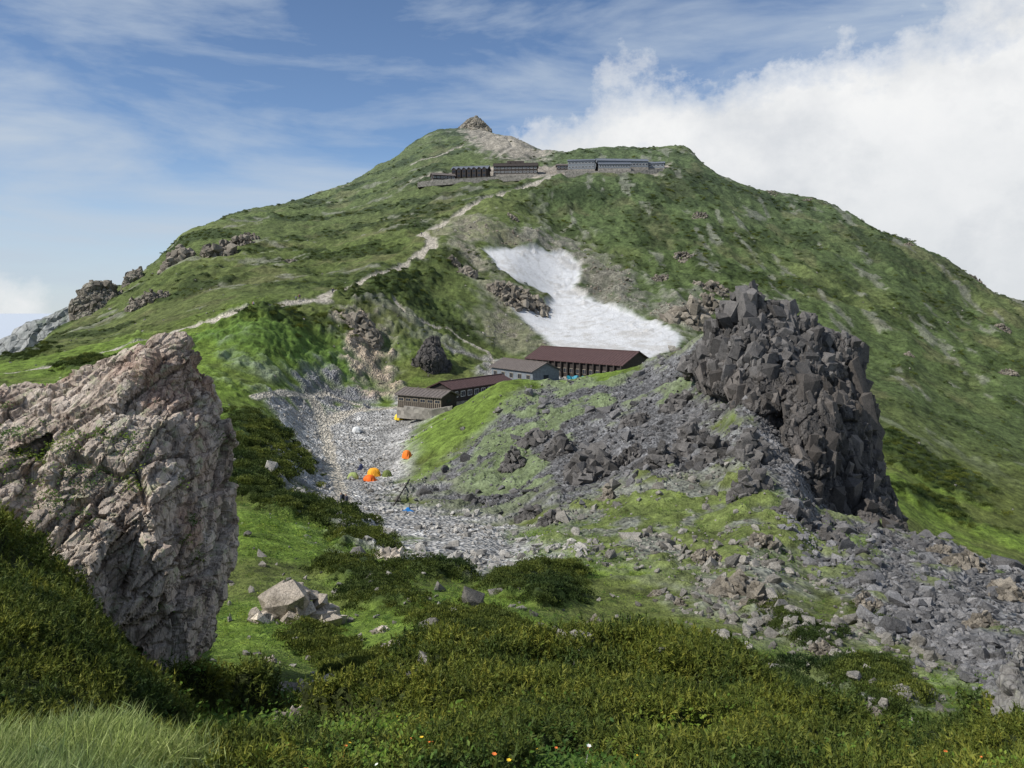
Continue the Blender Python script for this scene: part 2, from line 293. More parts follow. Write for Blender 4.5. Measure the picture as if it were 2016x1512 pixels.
# ---------------------------------------------------------------- materials
def new_mat(name,rough=0.9):
    m=bpy.data.materials.new(name);m.use_nodes=True
    b=m.node_tree.nodes['Principled BSDF'];b.inputs['Roughness'].default_value=rough
    b.inputs['Specular IOR Level'].default_value=0.15
    return m,m.node_tree,b
def N(nt,t,**k):
    n=nt.nodes.new(t)
    for a,v in k.items(): setattr(n,a,v)
    return n
def ramp(nt,fac,stops):
    r=N(nt,'ShaderNodeValToRGB');e=r.color_ramp.elements
    while len(e)>1: e.remove(e[-1])
    e[0].position=stops[0][0];c=stops[0][1];e[0].color=(*c,1) if hasattr(c,'__len__') else (c,c,c,1)
    for p,c in stops[1:]:
        x=e.new(p);x.color=(*c,1) if hasattr(c,'__len__') else (c,c,c,1)
    nt.links.new(fac,r.inputs[0]);return r.outputs[0]
def mixn(nt,f,a,b,mode='MIX'):
    m=N(nt,'ShaderNodeMix',data_type='RGBA',blend_type=mode)
    for s,v in ((m.inputs[0],f),(m.inputs[6],a),(m.inputs[7],b)):
        if hasattr(v,'is_output'): nt.links.new(v,s)
        elif hasattr(v,'__len__'): s.default_value=(*v,1)
        else: s.default_value=v
    return m.outputs[2]
def coords(nt,kind='Object',scale=(1,1,1),rot=(0,0,0)):
    tc=N(nt,'ShaderNodeTexCoord');mp=N(nt,'ShaderNodeMapping');mp.inputs['Scale'].default_value=scale;mp.inputs['Rotation'].default_value=rot
    nt.links.new(tc.outputs[kind],mp.inputs[0]);return mp.outputs[0]
def noise(nt,co,s,d=5,r=0.6):
    n=N(nt,'ShaderNodeTexNoise');n.inputs['Scale'].default_value=s;n.inputs['Detail'].default_value=d;n.inputs['Roughness'].default_value=r
    nt.links.new(co,n.inputs['Vector']);return n.outputs['Fac']
def voro(nt,co,s,out='Color',feat='F1'):
    n=N(nt,'ShaderNodeTexVoronoi');n.feature=feat;n.inputs['Scale'].default_value=s
    nt.links.new(co,n.inputs['Vector']);return n.outputs[out]
def bump(nt,b,hgt,strength,dist):
    bn=N(nt,'ShaderNodeBump');bn.inputs['Strength'].default_value=strength;bn.inputs['Distance'].default_value=dist
    nt.links.new(hgt,bn.inputs['Height']);nt.links.new(bn.outputs[0],b.inputs['Normal'])

gm,nt,b=new_mat('ground_surface',0.95)
co=coords(nt)
ac=N(nt,'ShaderNodeAttribute',attribute_name='col');ar=N(nt,'ShaderNodeAttribute',attribute_name='rock');asn=N(nt,'ShaderNodeAttribute',attribute_name='snow')
v1=ramp(nt,noise(nt,co,0.5,6,0.8),[(0.34,0.30),(0.5,0.95),(0.66,1.6)])
v2=ramp(nt,noise(nt,co,7,3,0.7),[(0.3,0.6),(0.7,1.4)])
vv=mixn(nt,1.0,v1,v2,'MULTIPLY')
r1=ramp(nt,voro(nt,co,1.4),[(0.0,0.45),(1.0,1.5)])
r2=ramp(nt,voro(nt,co,5.0),[(0.0,0.5),(1.0,1.55)])
rr_=mixn(nt,1.0,r1,r2,'MULTIPLY')
mul=mixn(nt,ar.outputs['Fac'],vv,rr_)
mul=mixn(nt,asn.outputs['Fac'],mul,ramp(nt,noise(nt,coords(nt,scale=(1,.4,1)),0.5,5,0.7),[(0.35,0.86),(0.7,1.06)]))
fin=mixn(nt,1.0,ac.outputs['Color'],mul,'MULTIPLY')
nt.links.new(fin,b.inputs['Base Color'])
hb=mixn(nt,ar.outputs['Fac'],noise(nt,co,1.6,4,0.75),voro(nt,co,2.2,'Distance'))
bump(nt,b,hb,0.9,0.5)

def grid_mesh(name,X,Y,Z):
    me=bpy.data.meshes.new(name);nc,nr=X.shape
    me.vertices.add(nc*nr);me.vertices.foreach_set('co',np.stack([X,Y,Z],-1).astype(np.float32).ravel())
    i=np.arange(nc-1)[:,None]*nr+np.arange(nr-1)[None,:]
    q=np.stack([i,i+nr,i+nr+1,i+1],-1).reshape(-1,4)
    me.loops.add(q.size);me.loops.foreach_set('vertex_index',q.astype(np.int32).ravel())
    me.polygons.add(len(q));me.polygons.foreach_set('loop_start',np.arange(0,q.size,4,dtype=np.int32));me.polygons.foreach_set('loop_total',np.full(len(q),4,np.int32))
    me.polygons.foreach_set('use_smooth',np.ones(len(q),bool))
    me.update(calc_edges=True);return me
me=grid_mesh('terrain',XX,YY,ZZ)
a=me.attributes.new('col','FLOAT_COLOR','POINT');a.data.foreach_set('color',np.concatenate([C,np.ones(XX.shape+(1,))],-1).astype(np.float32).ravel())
a=me.attributes.new('rock','FLOAT','POINT');a.data.foreach_set('value',np.clip(rk,0,1).astype(np.float32).ravel())
a=me.attributes.new('snow','FLOAT','POINT');a.data.foreach_set('value',np.maximum(snow,cl).astype(np.float32).ravel())
me.materials.append(gm)
ground=bpy.data.objects.new('terrain',me);sc.collection.objects.link(ground)

# ---------------------------------------------------------------- rocks
def rock_mat(name,c1,c2,c3,lichen=None,s=1.0,rot=(0,0,0),st=(1,1,1),bs=0.06,vcol=False,extra=None):
    m,nt,b=new_mat(name,0.92);co=coords(nt,scale=st,rot=rot);cu=coords(nt)
    n1=noise(nt,co,1.1*s,6,0.68)
    c=ramp(nt,n1,[(0.32,c1),(0.46,c2),(0.68,c3)])
    if extra: c=mixn(nt,ramp(nt,noise(nt,cu,.55*s,4,.6),[(.50,0),(.62,.7)]),c,extra)
    c=mixn(nt,1.0,c,ramp(nt,noise(nt,cu,9*s,5,0.75),[(0.3,0.6),(0.7,1.35)]),'MULTIPLY')
    c=mixn(nt,1.0,c,ramp(nt,voro(nt,co,3*s,'Distance','DISTANCE_TO_EDGE'),[(0.0,0.45),(0.05,1.0)]),'MULTIPLY')
    if lichen:
        c=mixn(nt,ramp(nt,noise(nt,cu,4*s,6,0.8),[(0.54,0),(0.62,0.8)]),c,lichen)
    if vcol:
        at=N(nt,'ShaderNodeAttribute',attribute_name='tint');c=mixn(nt,1.0,c,at.outputs['Color'],'MULTIPLY')
    nt.links.new(c,b.inputs['Base Color'])
    bump(nt,b,noise(nt,co,5*s,6,0.75),0.9,bs);return m
tanrock=rock_mat('weathered_tan_rock',(0.19,0.145,0.115),(0.48,0.395,0.325),(0.65,0.57,0.49),(0.43,0.43,0.28),1.0,(0.25,-0.75,0.2),(2.4,1.4,0.4),0.10,extra=(.38,.24,.18))
darkrock=rock_mat('dark_jointed_rock',(0.05,0.048,0.048),(0.10,0.093,0.088),(0.17,0.155,0.145),None,0.5,(0,.2,0),(1,1,.35),bs=0.5)
brownrock=rock_mat('brown_outcrop_rock',(0.12,0.105,0.085),(0.23,0.205,0.17),(0.33,0.30,0.255),(0.13,0.15,0.07),0.25,bs=0.4)
screemat=rock_mat('loose_rock',(0.65,0.63,0.61),(0.95,0.94,0.93),(1.3,1.26,1.22),None,1.5,vcol=True,bs=0.10)

def hull_bm(bm,pts):
    vs=[bm.verts.new(p) for p in pts]
    r=bmesh.ops.convex_hull(bm,input=vs)
    dele=[g for g in r['geom_interior'] if isinstance(g,bmesh.types.BMVert)]+[g for g in r['geom_unused'] if isinstance(g,bmesh.types.BMVert)]
    if dele: bmesh.ops.delete(bm,geom=list(set(dele)),context='VERTS')
def remeshed(hulls,voxel):
    bm=bmesh.new()
    for h_ in hulls:
        b2=bmesh.new();hull_bm(b2,[tuple(p) for p in h_]);bmesh.ops.recalc_face_normals(b2,faces=b2.faces)
        t_=bpy.data.meshes.new('t');b2.to_mesh(t_);b2.free();bm.from_mesh(t_);bpy.data.meshes.remove(t_)
    me=bpy.data.meshes.new('r');bm.to_mesh(me);bm.free()
    ob=bpy.data.objects.new('tmp',me);sc.collection.objects.link(ob)
    md=ob.modifiers.new('r','REMESH');md.mode='VOXEL';md.voxel_size=voxel
    dg=bpy.context.evaluated_depsgraph_get();ev=ob.evaluated_get(dg)
    m2=bpy.data.meshes.new_from_object(ev);bpy.data.objects.remove(ob);bpy.data.meshes.remove(me)
    return m2
def vco(me):
    n=len(me.vertices);a=np.empty(n*3,np.float32);me.vertices.foreach_get('co',a);b_=np.empty(n*3,np.float32);me.vertices.foreach_get('normal',b_)
    return a.reshape(-1,3).astype(float),b_.reshape(-1,3).astype(float)
def blocky(me,R,cell,amp,crack=0.3,fb=0.3,seed=0,fine=True,warpk=.4):
    P,Nn=vco(me);warp=np.stack([fbm3(P/ (cell[0]*1.5),3,seed+50+k) for k in range(3)],1)*cell[0]*warpk
    q=((P+warp)@R)/np.array(cell)
    f1,f2,cv=worley(q,seed)
    d=(cv-0.5)*amp-crack*amp*(1-sstep(0,0.08,f2-f1))
    if fine:
        g1,g2,gv=worley(q*2.7+3,seed+9);d+=(gv-0.5)*amp*0.4-crack*amp*0.35*(1-sstep(0,0.1,g2-g1))
    d+=fb*amp*fbm3(P/(min(cell)*1.2),4,seed+20)
    P=P+Nn*d[:,None]
    me.vertices.foreach_set('co',P.astype(np.float32).ravel());me.update()
def rotm(a,b_,c): return np.array(Euler((a,b_,c)).to_matrix())
A1=[W(*p) for p in [(275,690,14.6),(350,690,15.0),(386,700,15.3),(428,790,15.2),(455,870,15.0),(444,960,14.8),(458,1100,14.6),(425,1200,13.9),(390,1300,13.2),(364,1358,12.5),(300,1318,12.3),(240,1250,12.1),(150,1140,11.8),(60,1020,11.9),(215,850,13.1),(300,1000,12.5),(330,820,13.7),(130,745,15.4),
     (300,690,18),(420,830,18),(420,1250,16),(100,1000,17),(100,765,18)]]
B1=[W(*p) for p in [(-300,820,13),(-300,1000,11.6),(0,1010,11.8),(150,1120,12.0),(150,748,15.3),(60,768,15),(0,782,14.7),(-300,820,18),(150,760,18),(190,1200,16)]]
A2=[W(*p) for p in [(205,705,14.8),(275,672,14.8),(300,700,14.2),(240,800,13.4),(160,900,12.8),(80,960,12.3),(100,870,13),(130,770,14.6),(220,760,15.2)]]
A3=[W(*p) for p in [(300,672,14.9),(352,664,15),(386,688,15.2),(400,760,15),(330,800,13.9),(290,740,14.2),(350,680,16.5),(400,780,17)]]
A4=[W(*p) for p in [(20,820,13.8),(150,800,14.0),(215,730,14.7),(190,720,15),(60,790,14.8),(100,850,13.2),(0,900,12.7)]]
me=remeshed([A1,B1,A2,A3,A4],0.03)
RL=rotm(0.25,0.70,0.2)
blocky(me,RL,(0.55,1.0,2.6),0.28,0.45,0.10,3,warpk=.2)
blocky(me,RL,(0.16,0.35,0.9),0.06,0.7,0.3,13,False,.3)
me.materials.append(tanrock)
slab=bpy.data.objects.new('leaning_rock_slab',me);sc.collection.objects.link(slab)
slabP,slabN=vco(me)
def hb_(l,back=10,dx=.8):
    o=[W(*p) for p in l];bk=[]
    for p in l:
        q=W(*p);k=(p[2]+back)/p[2];bk.append(np.array([q[0]*k*0.98+dx,q[1]*k,q[2]*k-2.5]))
    return o+bk
def pinn(u,top,wd,Y,base=760):
    return [W(u-wd*.25,top+4,Y),W(u+wd*.2,top,Y+.6),W(u-wd*.5,top+wd*.8,Y-.5),W(u+wd*.5,top+wd*.7,Y-.3),W(u-wd*.6,base,Y-2.5),W(u+wd*.6,base,Y-2.2),W(u-wd*.4,base,Y+6),W(u+wd*.5,base,Y+6),W(u,top+8,Y+2.5)]
hl=[hb_([(1350,715,110),(1400,668,108),(1430,640,105),(1455,622,104),(1490,605,103),(1560,645,103),(1598,668,103),(1606,730,99),(1570,800,94),(1500,815,92),(1450,790,95),(1380,750,103)]),
 hb_([(1560,670,104),(1612,685,104),(1670,695,104),(1690,725,104.5),(1704,780,104),(1716,830,103),(1650,840,96),(1560,850,91),(1530,780,94)]),
 hb_([(1545,790,94),(1640,780,97),(1712,800,102),(1730,900,101),(1722,1000,97),(1690,1035,89),(1640,1020,86),(1590,955,85.5),(1545,895,87)],12),
 hb_([(1700,920,95),(1730,930,97),(1758,985,95),(1780,1035,92),(1780,1080,86),(1730,1070,84),(1690,1040,86)],8),
 hb_([(1550,770,93),(1600,740,92),(1640,800,91),(1650,900,88),(1620,970,85),(1585,945,85),(1545,860,88)],8)]
for u,tp,wd,Y,bs_ in [(1484,556,48,103,760),(1452,578,40,104,760),(1424,602,40,105,760),(1516,590,38,103,760),(1550,604,40,103,780),(1590,622,40,103,800),(1630,652,42,103,820),(1668,662,44,103,850),(1686,690,34,104,900),(1708,770,34,103,980),(1400,645,40,107,740),(1575,715,52,98,900),(1630,765,54,95,960),(1530,745,50,96,840),(1670,800,50,97,1000),(1455,670,54,100,780),(1505,660,58,98,790),(1712,870,40,100,1020),(1742,950,34,95,1060)]:
    hl.append(pinn(u,tp,wd,Y,bs_))
me=remeshed(hl,0.15)
RC=rotm(0.10,0.10,0.4)
blocky(me,RC,(2.3,2.3,5.5),0.9,0.5,0.10,33,warpk=.15)
me.materials.append(darkrock)
crag=bpy.data.objects.new('rocky_crag',me);sc.collection.objects.link(crag)
cragP,cragN=vco(me)

def mk_t(seed,box_):
    r_=random.Random(seed);b2=bmesh.new();pts=[]
    if box_:
        ax=(r_.uniform(.38,.6),r_.uniform(.30,.5),r_.uniform(.34,.62));sh=(r_.uniform(-.4,.4),r_.uniform(-.4,.4))
        for sx in (-1,1):
            for sy in (-1,1):
                for sz in (-1,1):
                    z=sz*ax[2]*r_.uniform(.4,1.05)
                    pts.append((sx*ax[0]*r_.uniform(.35,1.08)+sh[0]*z,sy*ax[1]*r_.uniform(.35,1.08)+sh[1]*z,z))
        for i in range(4): pts.append((r_.uniform(-.45,.45),r_.uniform(-.45,.45),r_.choice((-1,1))*ax[2]*r_.uniform(.7,1.2)))
    else:
        sx,sy,sz=r_.uniform(.8,1.3),r_.uniform(.7,1.1),r_.uniform(.5,.9)
        for i in range(15):
            v=Vector((r_.uniform(-1,1),r_.uniform(-1,1),r_.uniform(-1,1)));v=v/max(abs(v.x),abs(v.y),abs(v.z))*r_.uniform(.3,.56)
            pts.append((v.x*sx,v.y*sy,v.z*sz))
    hull_bm(b2,pts);bmesh.ops.recalc_face_normals(b2,faces=b2.faces);bmesh.ops.triangulate(b2,faces=b2.faces)
    b2.verts.index_update();o=(np.array([v.co[:] for v in b2.verts]),np.array([[v.index for v in f.verts] for f in b2.faces]));b2.free();return o
tm_r=[mk_t(100+k,False) for k in range(18)];tm_b=[mk_t(300+k,True) for k in range(16)];tm_m=tm_b[:8]+tm_r
def merged_rocks(name,P,S,tint,mat,tset=None,tilt=0.4,yaw=None,parent=None):
    tset=tset or tm_r;V=[];Fc=[];Tn=[];off=0;n=len(P)
    if S.ndim==1: S=np.stack([S,S,S],1)
    kk=rng.integers(0,len(tset),n);eu=rng.normal(0,tilt,(n,3));eu[:,2]=rng.uniform(-3.14,3.14,n) if yaw is None else yaw+rng.normal(0,.4,n)
    for k in range(len(tset)):
        idx=np.nonzero(kk==k)[0]
        if len(idx)==0: continue
        tv,tf=tset[k];e=eu[idx]
        cx,sx=np.cos(e[:,0]),np.sin(e[:,0]);cy,sy=np.cos(e[:,1]),np.sin(e[:,1]);cz,sz=np.cos(e[:,2]),np.sin(e[:,2])
        R=np.zeros((len(idx),3,3))
        R[:,0,0]=cz*cy;R[:,0,1]=cz*sy*sx-sz*cx;R[:,0,2]=cz*sy*cx+sz*sx
        R[:,1,0]=sz*cy;R[:,1,1]=sz*sy*sx+cz*cx;R[:,1,2]=sz*sy*cx-cz*sx
        R[:,2,0]=-sy;R[:,2,1]=cy*sx;R[:,2,2]=cy*cx
        v=np.einsum('nij,nvj->nvi',R,tv[None]*S[idx][:,None,:])+P[idx][:,None,:]
        m=len(tv);V.append(v.reshape(-1,3));Fc.append((tf[None]+(np.arange(len(idx))*m)[:,None,None]+off).reshape(-1,3));off+=m*len(idx)
        Tn.append(np.repeat(tint[idx],m,axis=0))
    V=np.concatenate(V);Fc=np.concatenate(Fc);Tn=np.concatenate(Tn)
    me=bpy.data.meshes.new(name);me.vertices.add(len(V));me.vertices.foreach_set('co',V.astype(np.float32).ravel())
    me.loops.add(Fc.size);me.loops.foreach_set('vertex_index',Fc.astype(np.int32).ravel())
    me.polygons.add(len(Fc));me.polygons.foreach_set('loop_start',np.arange(0,Fc.size,3,dtype=np.int32));me.polygons.foreach_set('loop_total',np.full(len(Fc),3,np.int32))
    me.polygons.foreach_set('use_smooth',np.zeros(len(Fc),bool))
    me.update(calc_edges=True)
    at=me.attributes.new('tint','FLOAT_COLOR','POINT');at.data.foreach_set('color',np.concatenate([Tn,np.ones((len(Tn),1))],1).astype(np.float32).ravel())
    me.materials.append(mat);o=bpy.data.objects.new(name,me);sc.collection.objects.link(o)
    if parent: o.parent=parent
    return o
idx=rng.integers(0,len(cragP),9000);idx=idx[(cragN[idx,2]>-0.2)&(cragN[idx,1]<0.6)]
low=(cragP[idx,2]<W(0,735,100)[2]);kp=((~low)&(rng.random(len(idx))<.62))|(rng.random(len(idx))<.16);idx=idx[kp];low=low[kp]
s_=np.minimum(0.62*(rng.pareto(2.3,len(idx))+1),2.3)
S3=np.stack([s_,s_*rng.uniform(.7,1.1,len(idx)),s_*np.where(low,rng.uniform(1.5,2.8,len(idx)),rng.uniform(1.0,1.9,len(idx)))],1)
merged_rocks('blocks',cragP[idx]-cragN[idx]*(s_*0.18)[:,None],S3,np.where(low[:,None],np.array([0.115,0.105,0.098]),np.array([0.125,0.12,0.118]))*rng.uniform(.6,1.45,(len(idx),1)),screemat,tm_b,0.24,0.4,parent=crag)
n=320000
a_=rng.uniform(-0.75,0.75,n);y_=np.exp(rng.uniform(math.log(9),math.log(420),n));x_=a_*y_
wr=samp(np.clip(moundrock*1.0+scree*0.9,0,1)*(1-lawn),x_,y_);wc=samp(camp,x_,y_);wl=samp(lowrock,x_,y_);wa=samp(np.clip(above+gully*.8+bank*.3,0,1),x_,y_)
vg=samp(veg_in,x_,y_)
dens=0.95*wr*(1-.7*vg)+0.25*wc+0.4*wl*(1-.6*vg)+0.4*wa+0.008*(y_<130)+0.01*samp(lawn,x_,y_)+.005
clus=0.35+1.3*sstep(-.1,.15,fbm2(x_/6,y_/6,3,120))
keep=(rng.random(n)<dens*clus*0.42)&(samp(snow,x_,y_)<0.3)&(samp(path,x_,y_)<0.4)
x_,y_=x_[keep],y_[keep];wr,wc,wl,wa=wr[keep],wc[keep],wl[keep],wa[keep]
sz=0.16*(rng.pareto(1.9,len(x_))+1);sz=np.minimum(sz,np.where(wc>.5,0.8,2.0))
sz=np.maximum(sz,y_/F*rng.uniform(3.0,5.5,len(x_)))
sz=np.minimum(sz,y_*rng.uniform(.008,.028,len(x_)))
tint=np.zeros((len(x_),3))+np.array([0.22,0.21,0.19])
tint=np.where((wr>.4)[:,None],np.array([0.13,0.128,0.13]),tint);tint=np.where((wc>.4)[:,None],np.array([0.33,0.32,0.30]),tint);tint=np.where((wa>.4)[:,None],np.array([0.21,0.185,0.15]),tint)
tint=np.where(((wr>.4)&(y_<70))[:,None],np.array([0.165,0.165,0.17]),tint)
tint=tint*rng.uniform(0.6,1.5,(len(x_),1))
merged_rocks('scree_rocks',np.stack([x_,y_,H(x_,y_)+sz*0.12],1),sz,tint,screemat)
def outcrop(u,v,wpx,hpx,tint,y0=2.5,y1=900,n=110,name='rock_outcrop',vert=1.2,bs=.26,yaw=None):
    x,y=ray(u,v,y0,y1);s=y/F;w=wpx*s/2;h_=hpx*s
    th=rng.uniform(0,6.28,n);r=np.sqrt(rng.random(n))*.95;px=x+w*r*np.cos(th);py=y+w*.8*r*np.sin(th)
    topz=h_*np.clip(1-r**1.6,0.08,1)*(0.85+1.3*fbm2(px/(w*.5),py/(w*.5),2,int(u)))
    pz=H(px,py)+topz*rng.uniform(0.15,.92,n)-h_*.06
    s0=h_*bs*rng.uniform(.5,1.9,n)
    return merged_rocks(name,np.stack([px,py,pz],1),np.stack([s0*1.15,s0,s0*vert],1),np.array(tint)*rng.uniform(.6,1.4,(n,1)),screemat,tm_m,.4,rng.uniform(0,3) if yaw is None else yaw)
DK=(.12,.115,.112);BR=(.20,.18,.15);TN=(.46,.41,.35)
for (u,v,w,h_,m,a_,b_) in [
 (1160,935,95,75,DK,60,130),(1100,895,60,45,DK,60,130),(1300,915,85,45,DK,60,130),(1195,985,35,28,BR,60,120),(1040,1015,50,32,DK,60,120),(1085,1030,50,32,DK,60,120),(1050,880,60,40,DK,80,140),(1240,900,60,34,DK,60,130),(1010,930,50,34,DK,80,140),
 (1490,965,45,60,DK,50,110),(1460,985,50,45,DK,50,110),(1440,1165,90,50,BR,25,80),(1490,1195,50,50,BR,25,80),(1560,1020,80,50,DK,25,90),(1400,905,70,60,DK,60,120),(1360,880,70,50,DK,60,120),(1480,900,60,60,DK,60,120),(1330,800,60,34,DK,80,130),(1250,830,60,30,DK,80,140),
 (1640,1075,70,40,DK,40,95),(1900,1120,80,46,BR,40,90),(1985,1180,80,50,BR,40,90),(1850,1090,50,30,BR,40,90),(1930,1240,66,40,BR,30,80),(1700,1190,70,34,BR,30,80),
 (1720,1425,50,40,BR,15,60),(1290,1170,26,18,BR,25,80),(1175,1230,40,24,BR,18,60),(1340,1190,22,16,BR,25,80),(1620,1290,50,26,BR,18,60),(1390,1110,60,28,BR,30,90),(1500,1080,60,34,BR,30,90),
 (920,545,38,26,BR,230,330),(895,520,25,14,BR,230,330),
 (715,655,70,40,BR,180,260),(735,675,30,34,BR,180,260),
 (1025,596,110,32,BR,240,340),(1060,605,50,20,BR,240,340),(985,578,50,24,BR,240,340),
 (1360,640,90,50,BR,230,380),(1330,632,50,36,BR,230,380),(1395,615,60,36,BR,230,380),(1400,575,80,20,BR,250,420),(1345,515,44,16,BR,250,450),(1378,436,34,10,BR,250,480),(1300,552,34,14,BR,250,420),
 (350,527,66,42,BR,300,470),(430,510,76,38,BR,300,470),(470,492,60,26,BR,300,470),(490,478,40,16,BR,300,480),(280,607,60,28,BR,200,420),(315,590,40,18,BR,250,420),(570,522,24,9,BR,260,450),(1790,700,20,8,BR,230,400),(1975,655,30,12,BR,250,400),(1985,745,40,14,BR,200,380),
 (1010,430,24,8,BR,330,470),(1520,383,26,6,BR,450,560),(1590,396,20,6,BR,450,560),(1790,485,20,7,BR,380,480),(1925,552,34,10,BR,350,460)]:
    outcrop(u,v,w,h_,m,a_,b_)
bx,by=ray(850,722,170,260);k=by/F;z0=float(H(bx,by))
me=remeshed([[np.array([bx+a*k,by+d,z0+c*k]) for a,d,c in [(-42,0,-6),(-38,-2,20),(-18,-2,48),(2,0,70),(12,1,62),(28,0,34),(38,0,8),(34,-1,-14),(0,-4,-12),(-10,-5,18),(10,-4,24),(0,5,50),(-30,5,-6),(30,5,-6)]]],.18)
blocky(me,rotm(.1,.3,.5),(2,2,3),.9,.4,.2,55);me.materials.append(darkrock);o=bpy.data.objects.new('dark_boulder',me);sc.collection.objects.link(o)
for (u,v,w,h_,y1_) in [(575,1228,140,70,60),(620,1232,70,60,60),(512,1232,50,26,60),(775,1300,70,46,60),(750,1250,26,18,60),(535,1310,36,14,60),(765,1105,40,30,90),(570,1385,130,60,30),(660,1375,140,60,30),(740,1355,70,46,30),(585,1432,90,50,30)]:
    outcrop(u,v,w,h_,TN,6,y1_,n=30,name='pale_boulders',bs=.58,vert=.75)
q=[W(2030,1258,10.4),W(1998,1268,10.2),W(1978,1310,10),W(1962,1370,9.8),W(1952,1430,9.6),W(1975,1490,9.3),W(2100,1490,9.3),W(2120,1300,10.3),W(1995,1380,9.4),W(2060,1290,11.3),W(1980,1470,10.8),W(2110,1460,11)]
me=remeshed([q],.03);blocky(me,RL,(.3,.4,.7),.12,.5,.3,66,warpk=.2);edgem=rock_mat('grey_lichen_rock',(0.09,0.085,0.08),(0.20,0.19,0.18),(0.32,0.31,0.29),(.28,.28,.22),1.2,(.2,.4,0),(2,1.4,.5),.08);me.materials.append(edgem);o=bpy.data.objects.new('edge_boulder',me);sc.collection.objects.link(o)
me=remeshed([[W(*p) for p in [(900,262,665),(912,244,668),(938,226,672),(946,236,675),(972,264,672),(960,276,655),(930,274,650),(905,274,655),(935,232,690),(965,260,690),(900,262,690)]]],0.6)
blocky(me,rotm(.2,.6,.3),(6,5,9),3,0.4,.3,71);me.materials.append(brownrock);o=bpy.data.objects.new('summit_crag',me);sc.collection.objects.link(o)
me=remeshed([[W(*p) for p in [(140,660,330),(143,596,335),(180,556,345),(212,552,350),(232,590,352),(244,622,340),(200,658,325),(150,600,370),(235,600,380)]],
   [W(*p) for p in [(225,600,350),(255,545,370),(278,528,380),(287,560,375),(240,612,345),(260,540,400)]]],0.5)
blocky(me,rotm(.2,.3,.3),(5,5,12),3,0.45,.3,81);me.materials.append(brownrock);cliff=bpy.data.objects.new('cliff_outcrop',me);sc.collection.objects.link(cliff)
cP,cN=vco(me);idx=rng.integers(0,len(cP),420);s_=rng.uniform(1,3,len(idx));merged_rocks('cliff_blocks',cP[idx]-cN[idx]*.5,np.stack([s_,s_,s_*1.7],1),np.array(BR)*rng.uniform(.6,1.3,(len(idx),1)),screemat,tm_m,.4,.3,parent=cliff)
me=remeshed([[W(*p) for p in [(-500,900,900),(-200,760,900),(0,678,900),(60,645,900),(140,604,900),(190,590,900),(300,640,900),(500,760,900),(60,900,860),(190,630,1100),(0,710,1100),(300,900,800)]]],4)
blocky(me,rotm(.2,.3,.3),(30,30,60),10,0.3,.8,91)
dm=rock_mat('pale_ridge',(0.12,0.16,0.10),(0.26,0.27,0.26),(0.42,0.42,0.41),None,0.02,bs=3);me.materials.append(dm)
o=bpy.data.objects.new('distant_ridge',me);sc.collection.objects.link(o)

# ---------------------------------------------------------------- vegetation
def leaf_mat(name,c1,c2,c3,tr=0.25,ls=.9):
    m,nt,b=new_mat(name,0.6)
    oi=N(nt,'ShaderNodeObjectInfo');geo=N(nt,'ShaderNodeNewGeometry')
    c=ramp(nt,oi.outputs['Random'],[(0,c1),(0.5,c2),(1,c3)])
    c=mixn(nt,1.0,c,ramp(nt,geo.outputs['Random Per Island'],[(0,0.65),(1,1.35)]),'MULTIPLY')
    c=mixn(nt,1.0,c,ramp(nt,noise(nt,oi.outputs['Location'],ls,3,.6),[(.36,(.42,.55,.65)),(.62,(1.35,1.25,1.0))]),'MULTIPLY')
    nt.links.new(c,b.inputs['Base Color'])
    t_=N(nt,'ShaderNodeBsdfTranslucent');nt.links.new(c,t_.inputs[0]);mx=N(nt,'ShaderNodeMixShader');mx.inputs[0].default_value=tr
    nt.links.new(b.outputs[0],mx.inputs[1]);nt.links.new(t_.outputs[0],mx.inputs[2]);nt.links.new(mx.outputs[0],nt.nodes['Material Output'].inputs[0])
    return m
pine=leaf_mat('dwarf_pine_needles',(0.07,0.095,0.02),(0.115,0.145,0.028),(0.19,0.20,0.04),.25)
pined=leaf_mat('dwarf_pine_dark',(0.05,0.073,0.02),(0.078,0.105,0.026),(0.12,0.145,0.034),ls=.12)
herb=leaf_mat('alpine_herb_leaf',(0.075,0.14,0.022),(0.12,0.20,0.032),(0.20,0.26,0.05),0.35)
grassm=leaf_mat('long_grass_blade',(0.16,0.22,0.07),(0.22,0.29,0.10),(0.32,0.37,0.18),0.3)
def tri_mesh(name,tris,mat):
    v=np.array(tris,dtype=float).reshape(-1,3);me=bpy.data.meshes.new(name)
    me.from_pydata([tuple(p) for p in v],[],[(3*i,3*i+1,3*i+2) for i in range(len(v)//3)]);me.materials.append(mat);return me
def rv(r_,s=1): return np.array([r_.gauss(0,1),r_.gauss(0,1),r_.gauss(0,1)])*s
def pine_tuft(seed,nsh=6,L=0.034,wd=0.0055,hgt=0.085):
    r_=random.Random(seed);t_=[]
    for s_ in range(nsh):
        bx=np.array([r_.uniform(-.09,.09),r_.uniform(-.09,.09),r_.uniform(-.03,.03)]);d=np.array([r_.uniform(-.8,.8),r_.uniform(-.8,.8),1]);d/=np.linalg.norm(d)
        for i in range(11):
            p=bx+d*hgt*(0.1+0.9*i/11.);nd=d*0.6+rv(r_,0.6);nd/=np.linalg.norm(nd);sd=np.cross(nd,rv(r_));sd/=np.linalg.norm(sd)
            t_.append([p-sd*wd,p+sd*wd,p+nd*L*r_.uniform(.8,1.3)])
    return t_
